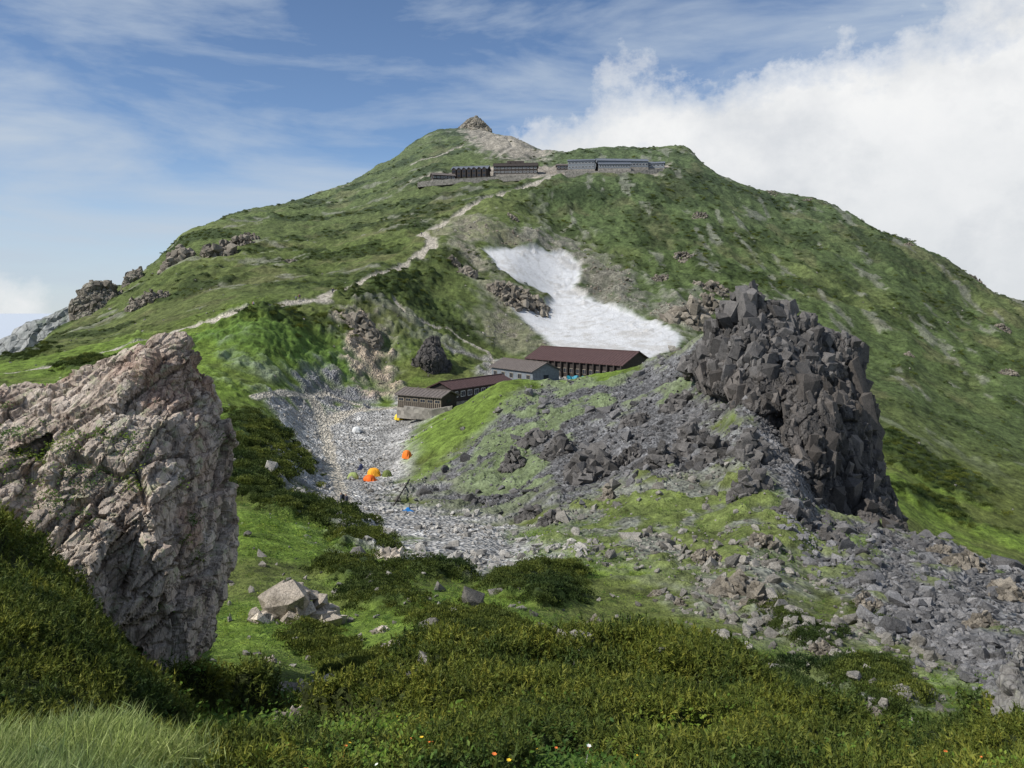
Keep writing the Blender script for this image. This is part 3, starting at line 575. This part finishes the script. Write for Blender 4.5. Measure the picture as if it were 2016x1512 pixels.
def clump(seed,n=420,leaf=0.13):
    r_=random.Random(seed);t_=[]
    lob=[(r_.uniform(-.55,.55),r_.uniform(-.55,.55),r_.uniform(.35,.6)) for i in range(6)]
    for i in range(n):
        lx,ly,lr=lob[i%6];v=rv(r_);v/=np.linalg.norm(v);v[2]=abs(v[2])
        p=np.array([lx,ly,0.0])+v*lr*r_.uniform(.75,1.05)*np.array([1,1,.85]);nd=v*0.5+np.array([0,0,.7])+rv(r_,.3);nd/=np.linalg.norm(nd);sd=np.cross(nd,rv(r_));sd/=np.linalg.norm(sd)
        t_.append([p-sd*leaf*.35,p+sd*leaf*.35,p+nd*leaf])
    return t_
def herb_t(seed,n=22,leaf=0.04,sp=0.12,hg=0.08):
    r_=random.Random(seed);t_=[]
    for i in range(n):
        p=np.array([r_.gauss(0,sp*.6),r_.gauss(0,sp*.6),r_.uniform(0.02,hg)]);a=r_.uniform(0,6.28);d=np.array([math.cos(a),math.sin(a),r_.uniform(-.1,.6)]);s_=np.array([-math.sin(a),math.cos(a),r_.uniform(-.3,.3)])
        l=leaf*r_.uniform(.6,1.3)
        t_.append([p,p+d*l*.5+s_*l*.3,p+d*l]);t_.append([p,p+d*l,p+d*l*.5-s_*l*.3])
    return t_
def grass_t(seed,n=26,hg=0.2,sp=0.07,wd=0.003):
    r_=random.Random(seed);t_=[]
    for i in range(n):
        p=np.array([r_.gauss(0,sp),r_.gauss(0,sp),0]);ln=np.array([r_.uniform(.0,.7)+.2,r_.uniform(-.4,.3),0]);s_=np.array([r_.uniform(-1,1),r_.uniform(-1,1),0]);s_/=np.linalg.norm(s_);h_=hg*r_.uniform(.6,1.2)
        q=p+np.array([0,0,h_*.55])+ln*h_*.22;e=p+np.array([0,0,h_*.85])+ln*h_*.75
        t_+= [[p-s_*wd,p+s_*wd,q+s_*wd],[p-s_*wd,q+s_*wd,q-s_*wd],[q-s_*wd,q+s_*wd,e]]
    return t_
def coll(name,meshes):
    c=bpy.data.collections.new(name)
    for i,m in enumerate(meshes):
        c.objects.link(bpy.data.objects.new(m.name,m))
    return c
pine_c=coll('dwarf_pine_shoots',[tri_mesh('pine_shoot',pine_tuft(i),pine) for i in range(4)])
clump_c=coll('dwarf_pine_clumps',[tri_mesh('pine_clump',clump(i),pined) for i in range(4)])
herb_c=coll('herb_plants',[tri_mesh('herb_plant',herb_t(i),herb) for i in range(4)])
grass_c=coll('grass_tufts',[tri_mesh('grass_tuft',grass_t(i),grassm) for i in range(3)])
def flower(col,name):
    m,nt,b=new_mat(name,.6);b.inputs['Base Color'].default_value=(*col,1);r_=random.Random(1);t_=[]
    for k in range(6):
        a=k*1.047;c_=np.array([0,0,.13]);d=np.array([math.cos(a),math.sin(a),.35]);s_=np.array([-math.sin(a),math.cos(a),0])
        t_+=[[c_,c_+d*.006+s_*.005,c_+d*.011],[c_,c_+d*.011,c_+d*.006-s_*.005]]
    t_.append([np.array([-.002,0,0]),np.array([.002,0,0]),np.array([0,0,.13])])
    return tri_mesh(name,t_,m)
fl_c=coll('alpine_flowers',[flower((.75,.5,.04),'c_yellow_flower'),flower((.75,.20,.05),'a_orange_flower'),flower((.7,.7,.66),'b_white_flower')])
groups={}
def instancer(name,P,S,c,tilt=0.25,rot=None,idx=None,parent=None):
    n=len(P);me=bpy.data.meshes.new(name);me.vertices.add(n);me.vertices.foreach_set('co',P.astype(np.float32).ravel())
    if rot is None: rot=np.stack([rng.normal(0,tilt,n),rng.normal(0,tilt,n),rng.uniform(0,6.28,n)],1)
    if S.ndim==1: S=np.stack([S,S,S],1)
    for nm,dat in (('rot',rot),('scl',S)):
        at=me.attributes.new(nm,'FLOAT_VECTOR','POINT');at.data.foreach_set('vector',dat.astype(np.float32).ravel())
    k=len(c.objects);at=me.attributes.new('idx','INT','POINT');at.data.foreach_set('value',(rng.integers(0,k,n) if idx is None else idx).astype(np.int32))
    if c.name not in groups:
        g=bpy.data.node_groups.new('scatter_'+c.name,'GeometryNodeTree')
        g.interface.new_socket('Geometry',in_out='INPUT',socket_type='NodeSocketGeometry');g.interface.new_socket('Geometry',in_out='OUTPUT',socket_type='NodeSocketGeometry')
        gi=g.nodes.new('NodeGroupInput');go=g.nodes.new('NodeGroupOutput');ip=g.nodes.new('GeometryNodeInstanceOnPoints')
        cn=g.nodes.new('GeometryNodeCollectionInfo');cn.inputs['Collection'].default_value=c;cn.inputs['Separate Children'].default_value=True;cn.inputs['Reset Children'].default_value=True
        def na(nm,ty):
            q=g.nodes.new('GeometryNodeInputNamedAttribute');q.data_type=ty;q.inputs['Name'].default_value=nm;return [o_ for o_ in q.outputs if o_.enabled and o_.name=='Attribute'][0]
        L=g.links.new;L(gi.outputs[0],ip.inputs['Points']);L(cn.outputs[0],ip.inputs['Instance']);ip.inputs['Pick Instance'].default_value=True
        L(na('idx','INT'),ip.inputs['Instance Index']);L(na('rot','FLOAT_VECTOR'),ip.inputs['Rotation']);L(na('scl','FLOAT_VECTOR'),ip.inputs['Scale']);L(ip.outputs[0],go.inputs[0])
        groups[c.name]=g
    o=bpy.data.objects.new(name,me);sc.collection.objects.link(o);md=o.modifiers.new('scatter','NODES');md.node_group=groups[c.name]
    if parent: o.parent=parent
    return o
def cand(n,y0,y1,amin=-0.72,amax=0.72):
    a=rng.uniform(amin,amax,n);y=np.exp(rng.uniform(math.log(y0),math.log(y1),n));return a*y,y
def pos(x,y,dz=0): return np.stack([x,y,H(x,y)+dz],1)
x,y=cand(72000,3.3,16);k=rng.random(len(x))<samp(nshrub,x,y)*np.clip(y/11,0.35,1)*(0.25+1.0*samp(lump,x,y));x,y=x[k],y[k]
instancer('dwarf_pine_shrub',pos(x,y,-0.02),rng.uniform(.8,1.5,len(x))*np.clip(y/8,0.7,1.5),pine_c,0.5)
x,y=cand(42000,3,17);k=(rng.random(len(x))<(1-samp(nshrub,x,y))*0.8);x,y=x[k],y[k]
instancer('alpine_herbs',pos(x,y,-0.02),rng.uniform(.5,1.3,len(x))*np.clip(y/7,0.6,1.6),herb_c,0.3)
x,y=cand(42000,17,75);g_=(1-samp(rk,x,y))*(1-samp(shrub,x,y))*(1-samp(lowrock,x,y))*(1-samp(lawn,x,y));k=(rng.random(len(x))<g_*0.55*(0.2+samp(lush,x,y)));x,y=x[k],y[k]
instancer('meadow_plants',pos(x,y,-0.03),rng.uniform(.6,1.4,len(x))*y/26,herb_c,0.3)
x,y=cand(9000,2.9,4.5,-0.7,-0.40);k=(x/y<-0.45+0.05*np.sin(y*9))&(y<4.0+.3*np.sin(x*5));x,y=x[k],y[k]
instancer('long_grass',pos(x,y,-0.02),rng.uniform(.5,1.1,len(x)),grass_c,0.2)
x,y=cand(300,3.2,9,-0.4,0.6);k=(samp(nshrub,x,y)<.5);x,y=x[k],y[k]
instancer('alpine_flowers',pos(x,y,0.0),rng.uniform(.7,1.2,len(x)),fl_c,0.2,idx=rng.choice([0,1,2],len(x),p=[.5,.1,.4]))
x,y=cand(110000,16,330);w_=samp(shrub,x,y);k=rng.random(len(x))<w_*0.5;x,y=x[k],y[k]
instancer('dwarf_pine_thicket',pos(x,y,-0.1),rng.uniform(.5,1.1,len(x))*np.clip(y/65,0.5,1.5),clump_c,0.2)
x,y=cand(65000,200,620);w_=samp(shr_n,x,y);k=rng.random(len(x))<w_*0.3;x,y=x[k],y[k]
instancer('mountain_dwarf_pine',pos(x,y,-0.3),rng.uniform(.7,1.4,len(x))*np.clip(y/300,0.8,1.5),clump_c,0.2)
k=np.nonzero((slabN[:,2]>.45)&(slabP[:,0]<-4.6)&(slabP[:,1]<15.5)&(fbm3(slabP/1.3,3,7)>.04))[0]
if len(k)>50:
    k=rng.choice(k,min(700,len(k)));instancer('ledge_grass',slabP[k]-[0,0,.02],rng.uniform(.7,1.2,len(k)),herb_c,.3,parent=slab)

# ---------------------------------------------------------------- buildings
def plain(name,c,rough=.8,sc_=2.0,var=.25,stretch=(1,1,1)):
    m,nt,b=new_mat(name,rough);n_=noise(nt,coords(nt,scale=stretch),sc_,5,.6)
    nt.links.new(mixn(nt,1.0,c,ramp(nt,n_,[(.3,1-var),(.7,1+var)]),'MULTIPLY'),b.inputs['Base Color']);return m
M_roof=plain('rust_brown_metal_roof',(0.085,0.052,0.05),.55);M_roof2=plain('grey_brown_roof',(0.14,0.12,0.11),.6);M_dark=plain('dark_timber',(0.05,0.042,0.038));M_wood=plain('weathered_wood',(0.30,0.26,0.20),stretch=(6,6,.3))
M_grey=plain('grey_cladding',(0.17,0.19,0.21));M_blue=plain('blue_grey_roof',(0.14,0.155,0.185),.6)
M_white=plain('white_frame',(0.7,0.7,0.68));M_glass=plain('window_glass',(0.03,0.035,0.045),.15,var=.1)
M_stone,nt,b=new_mat('stone_wall');co=coords(nt);c=mixn(nt,1.0,(0.27,0.25,0.22),ramp(nt,voro(nt,co,1.3),[(0,.55),(1,1.4)]),'MULTIPLY');nt.links.new(c,b.inputs['Base Color']);bump(nt,b,voro(nt,co,1.3,'Distance'),.6,.1)
def add_mesh(name,verts,faces,mat,parent):
    me=bpy.data.meshes.new(name);me.from_pydata([tuple(v) for v in verts],[],faces);me.materials.append(mat);o=bpy.data.objects.new(name,me);sc.collection.objects.link(o)
    if parent: o.parent=parent
    return o
BF=[(0,3,2,1),(4,5,6,7),(0,1,5,4),(1,2,6,5),(2,3,7,6),(3,0,4,7)]
def box(name,x0,x1,y0,y1,z0,z1,mat,parent): return add_mesh(name,[(x0,y0,z0),(x1,y0,z0),(x1,y1,z0),(x0,y1,z0),(x0,y0,z1),(x1,y0,z1),(x1,y1,z1),(x0,y1,z1)],BF,mat,parent)
def house(name,p1,p2,wid,rise,wall,roofm,wallm,found=2.0,wins=0,win_h=(1.0,2.0),frame=M_white,posts=0,over=.5,storeys=1,battens=0,dormers=0):
    a=W(*p1);b_=W(*p2);zr=(a[2]+b_[2])/2;L=math.hypot(b_[0]-a[0],b_[1]-a[1]);yaw=math.atan2(b_[1]-a[1],b_[0]-a[0])
    e=bpy.data.objects.new(name,None);sc.collection.objects.link(e);e.location=((a[0]+b_[0])/2,(a[1]+b_[1])/2,zr-rise-wall);e.rotation_euler=(0,0,yaw)
    l=L/2;w=wid/2
    vs=[(-l,-w,-.02),(l,-w,-.02),(l,w,-.02),(-l,w,-.02),(-l,-w,wall),(l,-w,wall),(l,w,wall),(-l,w,wall),(-l,0,wall+rise),(l,0,wall+rise)]
    add_mesh('walls',vs,[(0,1,5,4),(2,3,7,6),(1,2,6,9,5),(3,0,4,8,7),(0,3,2,1)],wallm,e)
    box('foundation',-l-.15,l+.15,-w-.15,w+.15,-found,-.03,M_stone,e)
    th=.16;o_=over;k=rise/w
    for s_,nm in ((-1,'roof_front'),(1,'roof_back')):
        ye=s_*(w+o_);ze=wall-k*o_
        v=[(-l-o_,0,wall+rise+.05),(l+o_,0,wall+rise+.05),(l+o_,ye,ze+.05),(-l-o_,ye,ze+.05)];v+=[(q[0],q[1],q[2]+th) for q in v]
        add_mesh(nm,v,BF if s_>0 else [f[::-1] for f in BF],roofm,e)
        ns=int((2*l+2*o_)/0.9)
        V=[];Fs=[]
        for i in range(ns+1):
            xx=-l-o_+i*(2*l+2*o_)/ns;x0_,x1_=xx-.03,xx+.03;b0=len(V)
            V+=[(x0_,0,wall+rise+.05+th),(x1_,0,wall+rise+.05+th),(x1_,ye,ze+.05+th),(x0_,ye,ze+.05+th)];V+=[(q[0],q[1],q[2]+.07) for q in V[b0:b0+4]]
            Fs+=[tuple(b0+t_ for t_ in f) for f in BF]
        add_mesh('roof_seams',V,Fs,roofm,e)
    box('ridge_cap',-l-o_-.02,l+o_+.02,-.16,.16,wall+rise+.16,wall+rise+.34,roofm,e)
    for st in range(storeys):
        zb=st*wall/storeys
        for i in range(wins):
            xc=-l+(i+.5)*2*l/wins;ww=min(.65,l/wins*.62)
            box('window_frame',xc-ww-.1,xc+ww+.1,-w-.07,-w+.02,zb+win_h[0]-.1,zb+win_h[1]+.1,frame,e)
            box('window_glass',xc-ww,xc-.04,-w-.09,-w-.05,zb+win_h[0],zb+win_h[1],M_glass,e);box('window_glass',xc+.04,xc+ww,-w-.09,-w-.05,zb+win_h[0],zb+win_h[1],M_glass,e)
        for sx in (-1,1):
            xs=sx*l;box('gable_window',min(xs,xs+sx*.06),max(xs,xs+sx*.06),-.7,.7,zb+win_h[0],zb+win_h[1],M_glass,e)
    for i in range(posts):
        xc=-l+(i)*2*l/(posts-1);box('buttress',xc-.18,xc+.18,-w-.7,-w+.0-.003,-.5,wall-.15,wallm,e)
    for i in range(battens):
        xc=-l+.1+(i)*(2*l-.2)/(battens-1);box('batten',xc-.06,xc+.06,-w-.06,-w+.01,0.0,wall-.08,M_wood,e)
    for i in range(dormers):
        xc=-l+(i+.5)*2*l/dormers;dw=l/dormers*.75
        V=[(xc-dw,-w-.9,0),(xc+dw,-w-.9,0),(xc+dw,-w-.9,wall),(xc,-w-.9,wall+.9),(xc-dw,-w-.9,wall),(xc-dw,0,0),(xc+dw,0,0),(xc+dw,0,wall),(xc,0,wall+.9),(xc-dw,0,wall)]
        add_mesh('bay',V,[(0,1,2,3,4),(1,6,7,2),(5,0,4,9)],wallm,e);add_mesh('bay_roof',[(q[0],q[1]-(.3 if j<2 or j==4 else 0),q[2]+.08) for j,q in enumerate([V[4],V[3],V[8],V[9],V[2],V[7]])],[(0,1,2,3),(1,4,5,2)],roofm,e)
        box('bay_window',xc-dw*.6,xc+dw*.6,-w-.97,-w-.88,.8,1.9,M_glass,e);box('bay_window',xc-dw*.6,xc+dw*.6,-w-.97,-w-.88,wall-1.9,wall-.8,M_glass,e)
    return e
house('mountain_hut_long',(1068,680,214),(1256,697,190),11,2.7,3.8,M_roof,M_dark,3,posts=16,wins=15,frame=M_wood)
house('mountain_hut_gabled',(993,706,203),(1075,716,188),7.5,1.7,3.0,M_roof2,M_grey,3,wins=5,frame=M_wood)
house('mountain_hut_low',(868,754,170),(985,738,188),6,1.2,2.7,M_roof,M_dark,2.5,wins=9)
house('timber_shed',(799,766,167),(884,770,161),5,0.9,2.6,M_roof2,M_dark,2.2,battens=22,wins=6,win_h=(1.4,1.9),frame=M_wood)
house('ridge_lodge',(893,329,488),(962,327,484),9,2.2,5.2,M_blue,M_dark,4,dormers=7,wins=0)
house('ridge_lodge_wing',(850,345,476),(893,339,480),7,1.4,2.6,M_roof2,M_dark,4,wins=6,win_h=(.9,1.8))
house('ridge_lodge_annex',(973,323,488),(1058,321,486),9,2.2,4.6,M_dark,M_dark,4,wins=12,storeys=2,win_h=(.7,1.5),dormers=0)
house('ridge_lodge_annex_wing',(1000,318,492),(1030,318,492),8,2.4,5.2,M_dark,M_dark,4,dormers=3)
house('summit_lodge',(1119,315,486),(1171,314,484),10,1.4,5.0,M_blue,M_grey,4,wins=8,storeys=2,win_h=(.8,1.7))
house('summit_lodge_hall',(1174,314,488),(1272,313,490),10,1.8,3.6,M_blue,M_grey,4,wins=16,win_h=(1.,2.2))
house('summit_lodge_dining',(1178,321,480),(1240,321,480),6,1.0,2.6,M_blue,M_grey,3,wins=12,win_h=(.8,2.0))
house('summit_lodge_store',(1276,319,492),(1308,320,490),7,1.2,2.8,M_blue,M_grey,4,wins=4)
house('summit_lodge_shed',(1096,324,486),(1117,324,486),6,1.0,2.6,M_roof2,M_dark,4,wins=3)
def wallstrip(name,pts,h0,thick=1.0,mat=None):
    V=[];Fs=[]
    for i,(u,v,Y) in enumerate(pts):
        p=W(u,v,Y)
        for dy in (0,thick):
            V+=[(p[0],p[1]+dy,p[2]-h0),(p[0],p[1]+dy,p[2])]
    n=len(pts)
    for i in range(n-1):
        a0=i*4;b0=a0+4;Fs+=[(a0,b0,b0+1,a0+1),(a0+1,b0+1,b0+3,a0+3),(a0+2,a0+3,b0+3,b0+2)]
    Fs+=[(0,1,3,2),(n*4-4,n*4-2,n*4-1,n*4-3)]
    return add_mesh(name,V,Fs,mat or M_stone,None)
wallstrip('stone_retaining_wall',[(822,358,472),(850,355,472),(893,352,472),(965,348,474),(1050,344,474),(1083,342,470)],3.2,12)
wallstrip('stone_retaining_wall',[(1112,337,468),(1160,336,468),(1208,338,468)],3.6,12)
wallstrip('stone_retaining_wall',[(1210,338,472),(1260,336,474),(1305,331,478)],3,12)
wallstrip('stone_terrace_wall',[(795,800,160),(850,806,158),(890,800,158)],2.2,1.2)
M_tarp=plain('blue_tarp',(0.03,0.22,0.30),.5)
for u in (1122,1133,1147):
    x,y,z=W(u,745,186);merged_rocks('tarp_covered_stack',np.array([[x,y,z+.2],[x+.6,y,z+.1]]),np.array([[1.3,1.1,1.1],[1.1,1,.9]]),np.ones((2,3)),M_tarp,tm_b,.1)

# ---------------------------------------------------------------- tents
def tent(u,v,col,w=2.3,h=1.25,yaw=0.3,a=80,b_=180,name='dome_tent',l=1.0):
    x,y=ray(u,v,a,b_);z=float(H(x,y));m=plain('tent_fabric',col,.6,var=.08);bm=bmesh.new();nu,nv=16,8;rows=[]
    for j in range(nv+1):
        t_=j/nv*math.pi/2;rows.append([])
        if j==nv: rows[-1]=[bm.verts.new((0,0,h))]*nu;continue
        for i in range(nu):
            an=i/nu*2*math.pi;rib=1+0.10*math.cos(4*an-math.pi)
            rr_=math.cos(t_)**.8*rib;rows[-1].append(bm.verts.new((w/2*rr_*math.cos(an),w/2*l*rr_*math.sin(an),h*math.sin(t_)**.9)))
    for j in range(nv):
        for i in range(nu):
            q=[rows[j][i],rows[j][(i+1)%nu],rows[j+1][(i+1)%nu],rows[j+1][i]]
            q=list(dict.fromkeys(q))
            try: bm.faces.new(q)
            except: pass
    me=bpy.data.meshes.new(name);bm.to_mesh(me);bm.free();me.materials.append(m)
    e=bpy.data.objects.new(name,None);sc.collection.objects.link(e);e.location=(x,y,z-.03);e.rotation_euler=(0,0,yaw)
    o=bpy.data.objects.new('canopy',me);sc.collection.objects.link(o);o.parent=e
    md=plain('tent_vestibule',tuple(c*.7 for c in col),.6);add_mesh('vestibule',[(-.55,-w/2*l*1.35,0),(.55,-w/2*l*1.35,0),(.8,-w/2*l*.7,0),(-.8,-w/2*l*.7,0),(0,-w/2*l*.62,h*.85)],[(0,1,4),(1,2,4),(3,0,4)],md,e)
    for sx in (-1,1):
        add_mesh('pole',[(sx*w*.36,-w*.36*l,0),(sx*w*.36+.04,-w*.36*l,0),(0.02,0,h+.03),(-0.02,0,h+.03)],[(0,1,2,3)],M_dark,e)
    return e
tent(787,826,(.75,.55,.05));tent(702,853,(.65,.66,.66),1.8,1.0);tent(801,903,(.80,.20,.03),1.5,1.3,0.9)
tent(736,937,(.80,.36,.03),2.1,1.2,.5);tent(727,946,(.80,.15,.02),1.8,.9,1.2);tent(695,943,(.30,.36,.13),1.8,1.0,.1);tent(762,938,(.13,.16,.05),1.5,1.0,.6);tent(711,925,(.03,.04,.10),.8,1.0,.2)
tent(803,1005,(.02,.2,.55),.6,.4,0,60,130,'blue_groundsheet_bag')
p0=np.array([*ray(806,946,90,160),0]);p1=np.array([*ray(775,996,70,140),0]);p0[2]=H(p0[0],p0[1])+.15;p1[2]=H(p1[0],p1[1])+.15
d=Vector(p1-p0);bpy.ops.mesh.primitive_cylinder_add(radius=.1,depth=d.length,location=(p0+p1)/2,vertices=14);o=bpy.context.object;o.name='water_pipe';o.rotation_euler=d.to_track_quat('Z','Y').to_euler();o.data.materials.append(M_dark)

# ---------------------------------------------------------------- hikers
def hiker(u,v,a,b_,shirt,pack,yaw=0,stride=.25):
    x,y=ray(u,v,a,b_);z=float(H(x,y))
    J=[((0,0,.95),.13),((0,0,1.2),.15),((0,.02,1.42),.14),((0,.02,1.53),.06),((0,.03,1.66),.10),((0,.03,1.76),.07),
       ((-.19,.02,1.42),.06),((-.25,.05,1.15),.045),((-.22,.22,.98),.035),((.19,.02,1.42),.06),((.25,-.02,1.15),.045),((.24,.12,.95),.035),
       ((-.1,0,.9),.09),((-.11,stride*.6,.5),.065),((-.11,stride,.07),.045),((-.11,stride+.16,.04),.04),((.1,0,.9),.09),((.11,-stride*.3,.5),.065),((.11,-stride,.07),.045),((.11,-stride+.16,.04),.04)]
    Eg=[(0,1),(1,2),(2,3),(3,4),(4,5),(2,6),(6,7),(7,8),(2,9),(9,10),(10,11),(0,12),(12,13),(13,14),(14,15),(0,16),(16,17),(17,18),(18,19)]
    me=bpy.data.meshes.new('body');me.from_pydata([j[0] for j in J],Eg,[])
    o=bpy.data.objects.new('body',me);sc.collection.objects.link(o);o.modifiers.new('s','SKIN')
    for i,j in enumerate(J): me.skin_vertices[0].data[i].radius=(j[1],j[1])
    me.skin_vertices[0].data[0].use_root=True
    sm=o.modifiers.new('u','SUBSURF');sm.levels=1;sm.render_levels=1
    m,nt,bb=new_mat('hiker_clothes');g=N(nt,'ShaderNodeTexCoord');sp=N(nt,'ShaderNodeSeparateXYZ');nt.links.new(g.outputs['Object'],sp.inputs[0])
    mr=N(nt,'ShaderNodeMath',operation='DIVIDE');mr.inputs[1].default_value=2;nt.links.new(sp.outputs[2],mr.inputs[0])
    rp=N(nt,'ShaderNodeValToRGB');rp.color_ramp.interpolation='CONSTANT';e=rp.color_ramp.elements;e[0].color=(.03,.03,.04,1);e[1].position=.5;e[1].color=(*shirt,1)
    q=e.new(.77);q.color=(.45,.28,.2,1);q=e.new(.85);q.color=(.2,.15,.1,1);nt.links.new(mr.outputs[0],rp.inputs[0]);nt.links.new(rp.outputs[0],bb.inputs['Base Color']);me.materials.append(m)
    ee=bpy.data.objects.new('hiker',None);sc.collection.objects.link(ee);ee.location=(x,y,z);ee.rotation_euler=(0,0,yaw);o.parent=ee
    bpy.ops.mesh.primitive_cube_add(size=1,location=(0,-.22,1.25));pk=bpy.context.object;pk.name='backpack';pk.scale=(.32,.24,.55);bv=pk.modifiers.new('b','BEVEL');bv.width=.08;bv.segments=3
    pk.data.materials.append(plain('backpack_cloth',pack));pk.parent=ee
for t_ in [(655,581,210,260,(.05,.05,.06),(.04,.04,.1),1.2),(590,592,180,250,(.1,.1,.15),(.3,.05,.04),4.),(583,594,180,250,(.3,.3,.3),(.03,.06,.1),4.),(499,607,160,230,(.5,.5,.5),(.3,.06,.05),4.2),(830,466,300,400,(.1,.1,.3),(.1,.1,.1),0),
   (672,1000,70,130,(.05,.06,.08),(.03,.03,.04),2.),(681,1002,70,130,(.03,.03,.03),(.1,.1,.12),.5),(1020,268,560,680,(.2,.2,.2),(.3,.1,.1),0)]:
    hiker(*t_)

# ---------------------------------------------------------------- light & sky
sd=Vector((-0.68,-0.32,0.72)).normalized()   # towards the sun
el=math.asin(sd.z);az=math.atan2(sd.x,sd.y)
w=bpy.data.worlds.new('World');sc.world=w;w.use_nodes=True;nt=w.node_tree;nt.nodes.clear()
out=N(nt,'ShaderNodeOutputWorld');sky=N(nt,'ShaderNodeTexSky',sky_type='NISHITA');sky.sun_disc=False;sky.sun_elevation=el;sky.sun_rotation=az;sky.altitude=2700;sky.dust_density=.2;sky.ozone_density=3.0
bg=N(nt,'ShaderNodeBackground');bg.inputs[1].default_value=0.125;nt.links.new(sky.outputs[0],bg.inputs[0])
tc=N(nt,'ShaderNodeTexCoord');Dv=tc.outputs['Generated']
def dotn(v,vec,off=0):
    d=N(nt,'ShaderNodeVectorMath',operation='DOT_PRODUCT');nt.links.new(v,d.inputs[0]);d.inputs[1].default_value=vec
    m_=N(nt,'ShaderNodeMath',operation='ADD');nt.links.new(d.outputs['Value'],m_.inputs[0]);m_.inputs[1].default_value=off;return m_.outputs[0]
def mth(op,a,b_):
    m_=N(nt,'ShaderNodeMath',operation=op)
    for s_,v in ((m_.inputs[0],a),(m_.inputs[1],b_)):
        if hasattr(v,'is_output'): nt.links.new(v,s_)
        else: s_.default_value=v
    return m_.outputs[0]
d1=Vector(W(930,250,1)).normalized();d2=Vector(W(1950,-60,1)).normalized();pn=d2.cross(d1).normalized()
if pn.z>0: pn=-pn
side=dotn(Dv,pn,-0.003)
mp=N(nt,'ShaderNodeMapping');mp.inputs['Scale'].default_value=(1,1,1.2);nt.links.new(Dv,mp.inputs[0])
n1=noise(nt,mp.outputs[0],6.5,8,.6);n2=noise(nt,mp.outputs[0],20,6,.65)
pert=mth('ADD',mth('MULTIPLY',mth('SUBTRACT',n1,.5),.28),mth('MULTIPLY',mth('SUBTRACT',n2,.5),.13))
edge=mth('ADD',side,pert)
cum=ramp(nt,edge,[(0.0,0),(0.025,.5),(0.075,1)])
right=ramp(nt,dotn(Dv,(1,0,0),0.5),[(0.43,0),(0.49,1)])
cum=mixn(nt,1.0,cum,right,'MULTIPLY')
dl=Vector(W(-20,650,1)).normalized()
cl2=ramp(nt,mth('ADD',dotn(Dv,tuple(dl),-.997),mth('MULTIPLY',pert,.05)),[(0.0,0),(0.0018,.9)])
cum=mixn(nt,1.0,cum,cl2,'LIGHTEN')
mp2=N(nt,'ShaderNodeMapping');mp2.inputs['Rotation'].default_value=(0,math.radians(-8),0);mp2.inputs['Scale'].default_value=(1.3,1.3,6.0);mp2.inputs['Location'].default_value=(.4,0,.35);nt.links.new(Dv,mp2.inputs[0])
ns=N(nt,'ShaderNodeTexNoise');ns.inputs['Scale'].default_value=2.0;ns.inputs['Detail'].default_value=8;ns.inputs['Roughness'].default_value=.58;ns.inputs['Distortion'].default_value=.4;nt.links.new(mp2.outputs[0],ns.inputs['Vector'])
cir=ramp(nt,ns.outputs['Fac'],[(0.39,0.0),(0.50,.40),(0.64,.85)])
lowh=ramp(nt,dotn(Dv,(0,0,1)),[(-0.02,.7),(0.08,.38),(0.18,0.0)])
cir=mixn(nt,1.0,cir,lowh,'SCREEN')
dens_=ramp(nt,edge,[(0.02,(.98,.98,.97)),(0.12,(.91,.92,.93)),(0.3,(.74,.77,.80))])
shade=mixn(nt,1.0,dens_,ramp(nt,noise(nt,mp.outputs[0],5.5,8,.6),[(.35,(.80,.82,.85)),(.55,(1,1,1))]),'MULTIPLY')
bc=N(nt,'ShaderNodeBackground');bc.inputs[1].default_value=.97;nt.links.new(shade,bc.inputs[0])
bci=N(nt,'ShaderNodeBackground');bci.inputs[0].default_value=(.60,.69,.80,1);bci.inputs[1].default_value=.88
m1=N(nt,'ShaderNodeMixShader');nt.links.new(cir,m1.inputs[0]);nt.links.new(bg.outputs[0],m1.inputs[1]);nt.links.new(bci.outputs[0],m1.inputs[2])
m2=N(nt,'ShaderNodeMixShader');nt.links.new(cum,m2.inputs[0]);nt.links.new(m1.outputs[0],m2.inputs[1]);nt.links.new(bc.outputs[0],m2.inputs[2]);nt.links.new(m2.outputs[0],out.inputs[0])
sl=bpy.data.lights.new('sun','SUN');sl.energy=5.0;sl.angle=math.radians(.5);sl.color=(1,.955,.88);so=bpy.data.objects.new('sun',sl);sc.collection.objects.link(so);so.rotation_euler=sd.to_track_quat('Z','Y').to_euler()
cam=bpy.data.cameras.new('camera');cam.sensor_width=36;cam.lens=36*F/2016;cam.shift_y=-(756-HZ)/2016;cam.clip_start=.1;cam.clip_end=100000
co_=bpy.data.objects.new('camera',cam);sc.collection.objects.link(co_);co_.location=(0,0,0);co_.rotation_euler=(math.pi/2,0,0);sc.camera=co_
sc.view_settings.view_transform='Standard';sc.view_settings.look='None';sc.view_settings.exposure=0
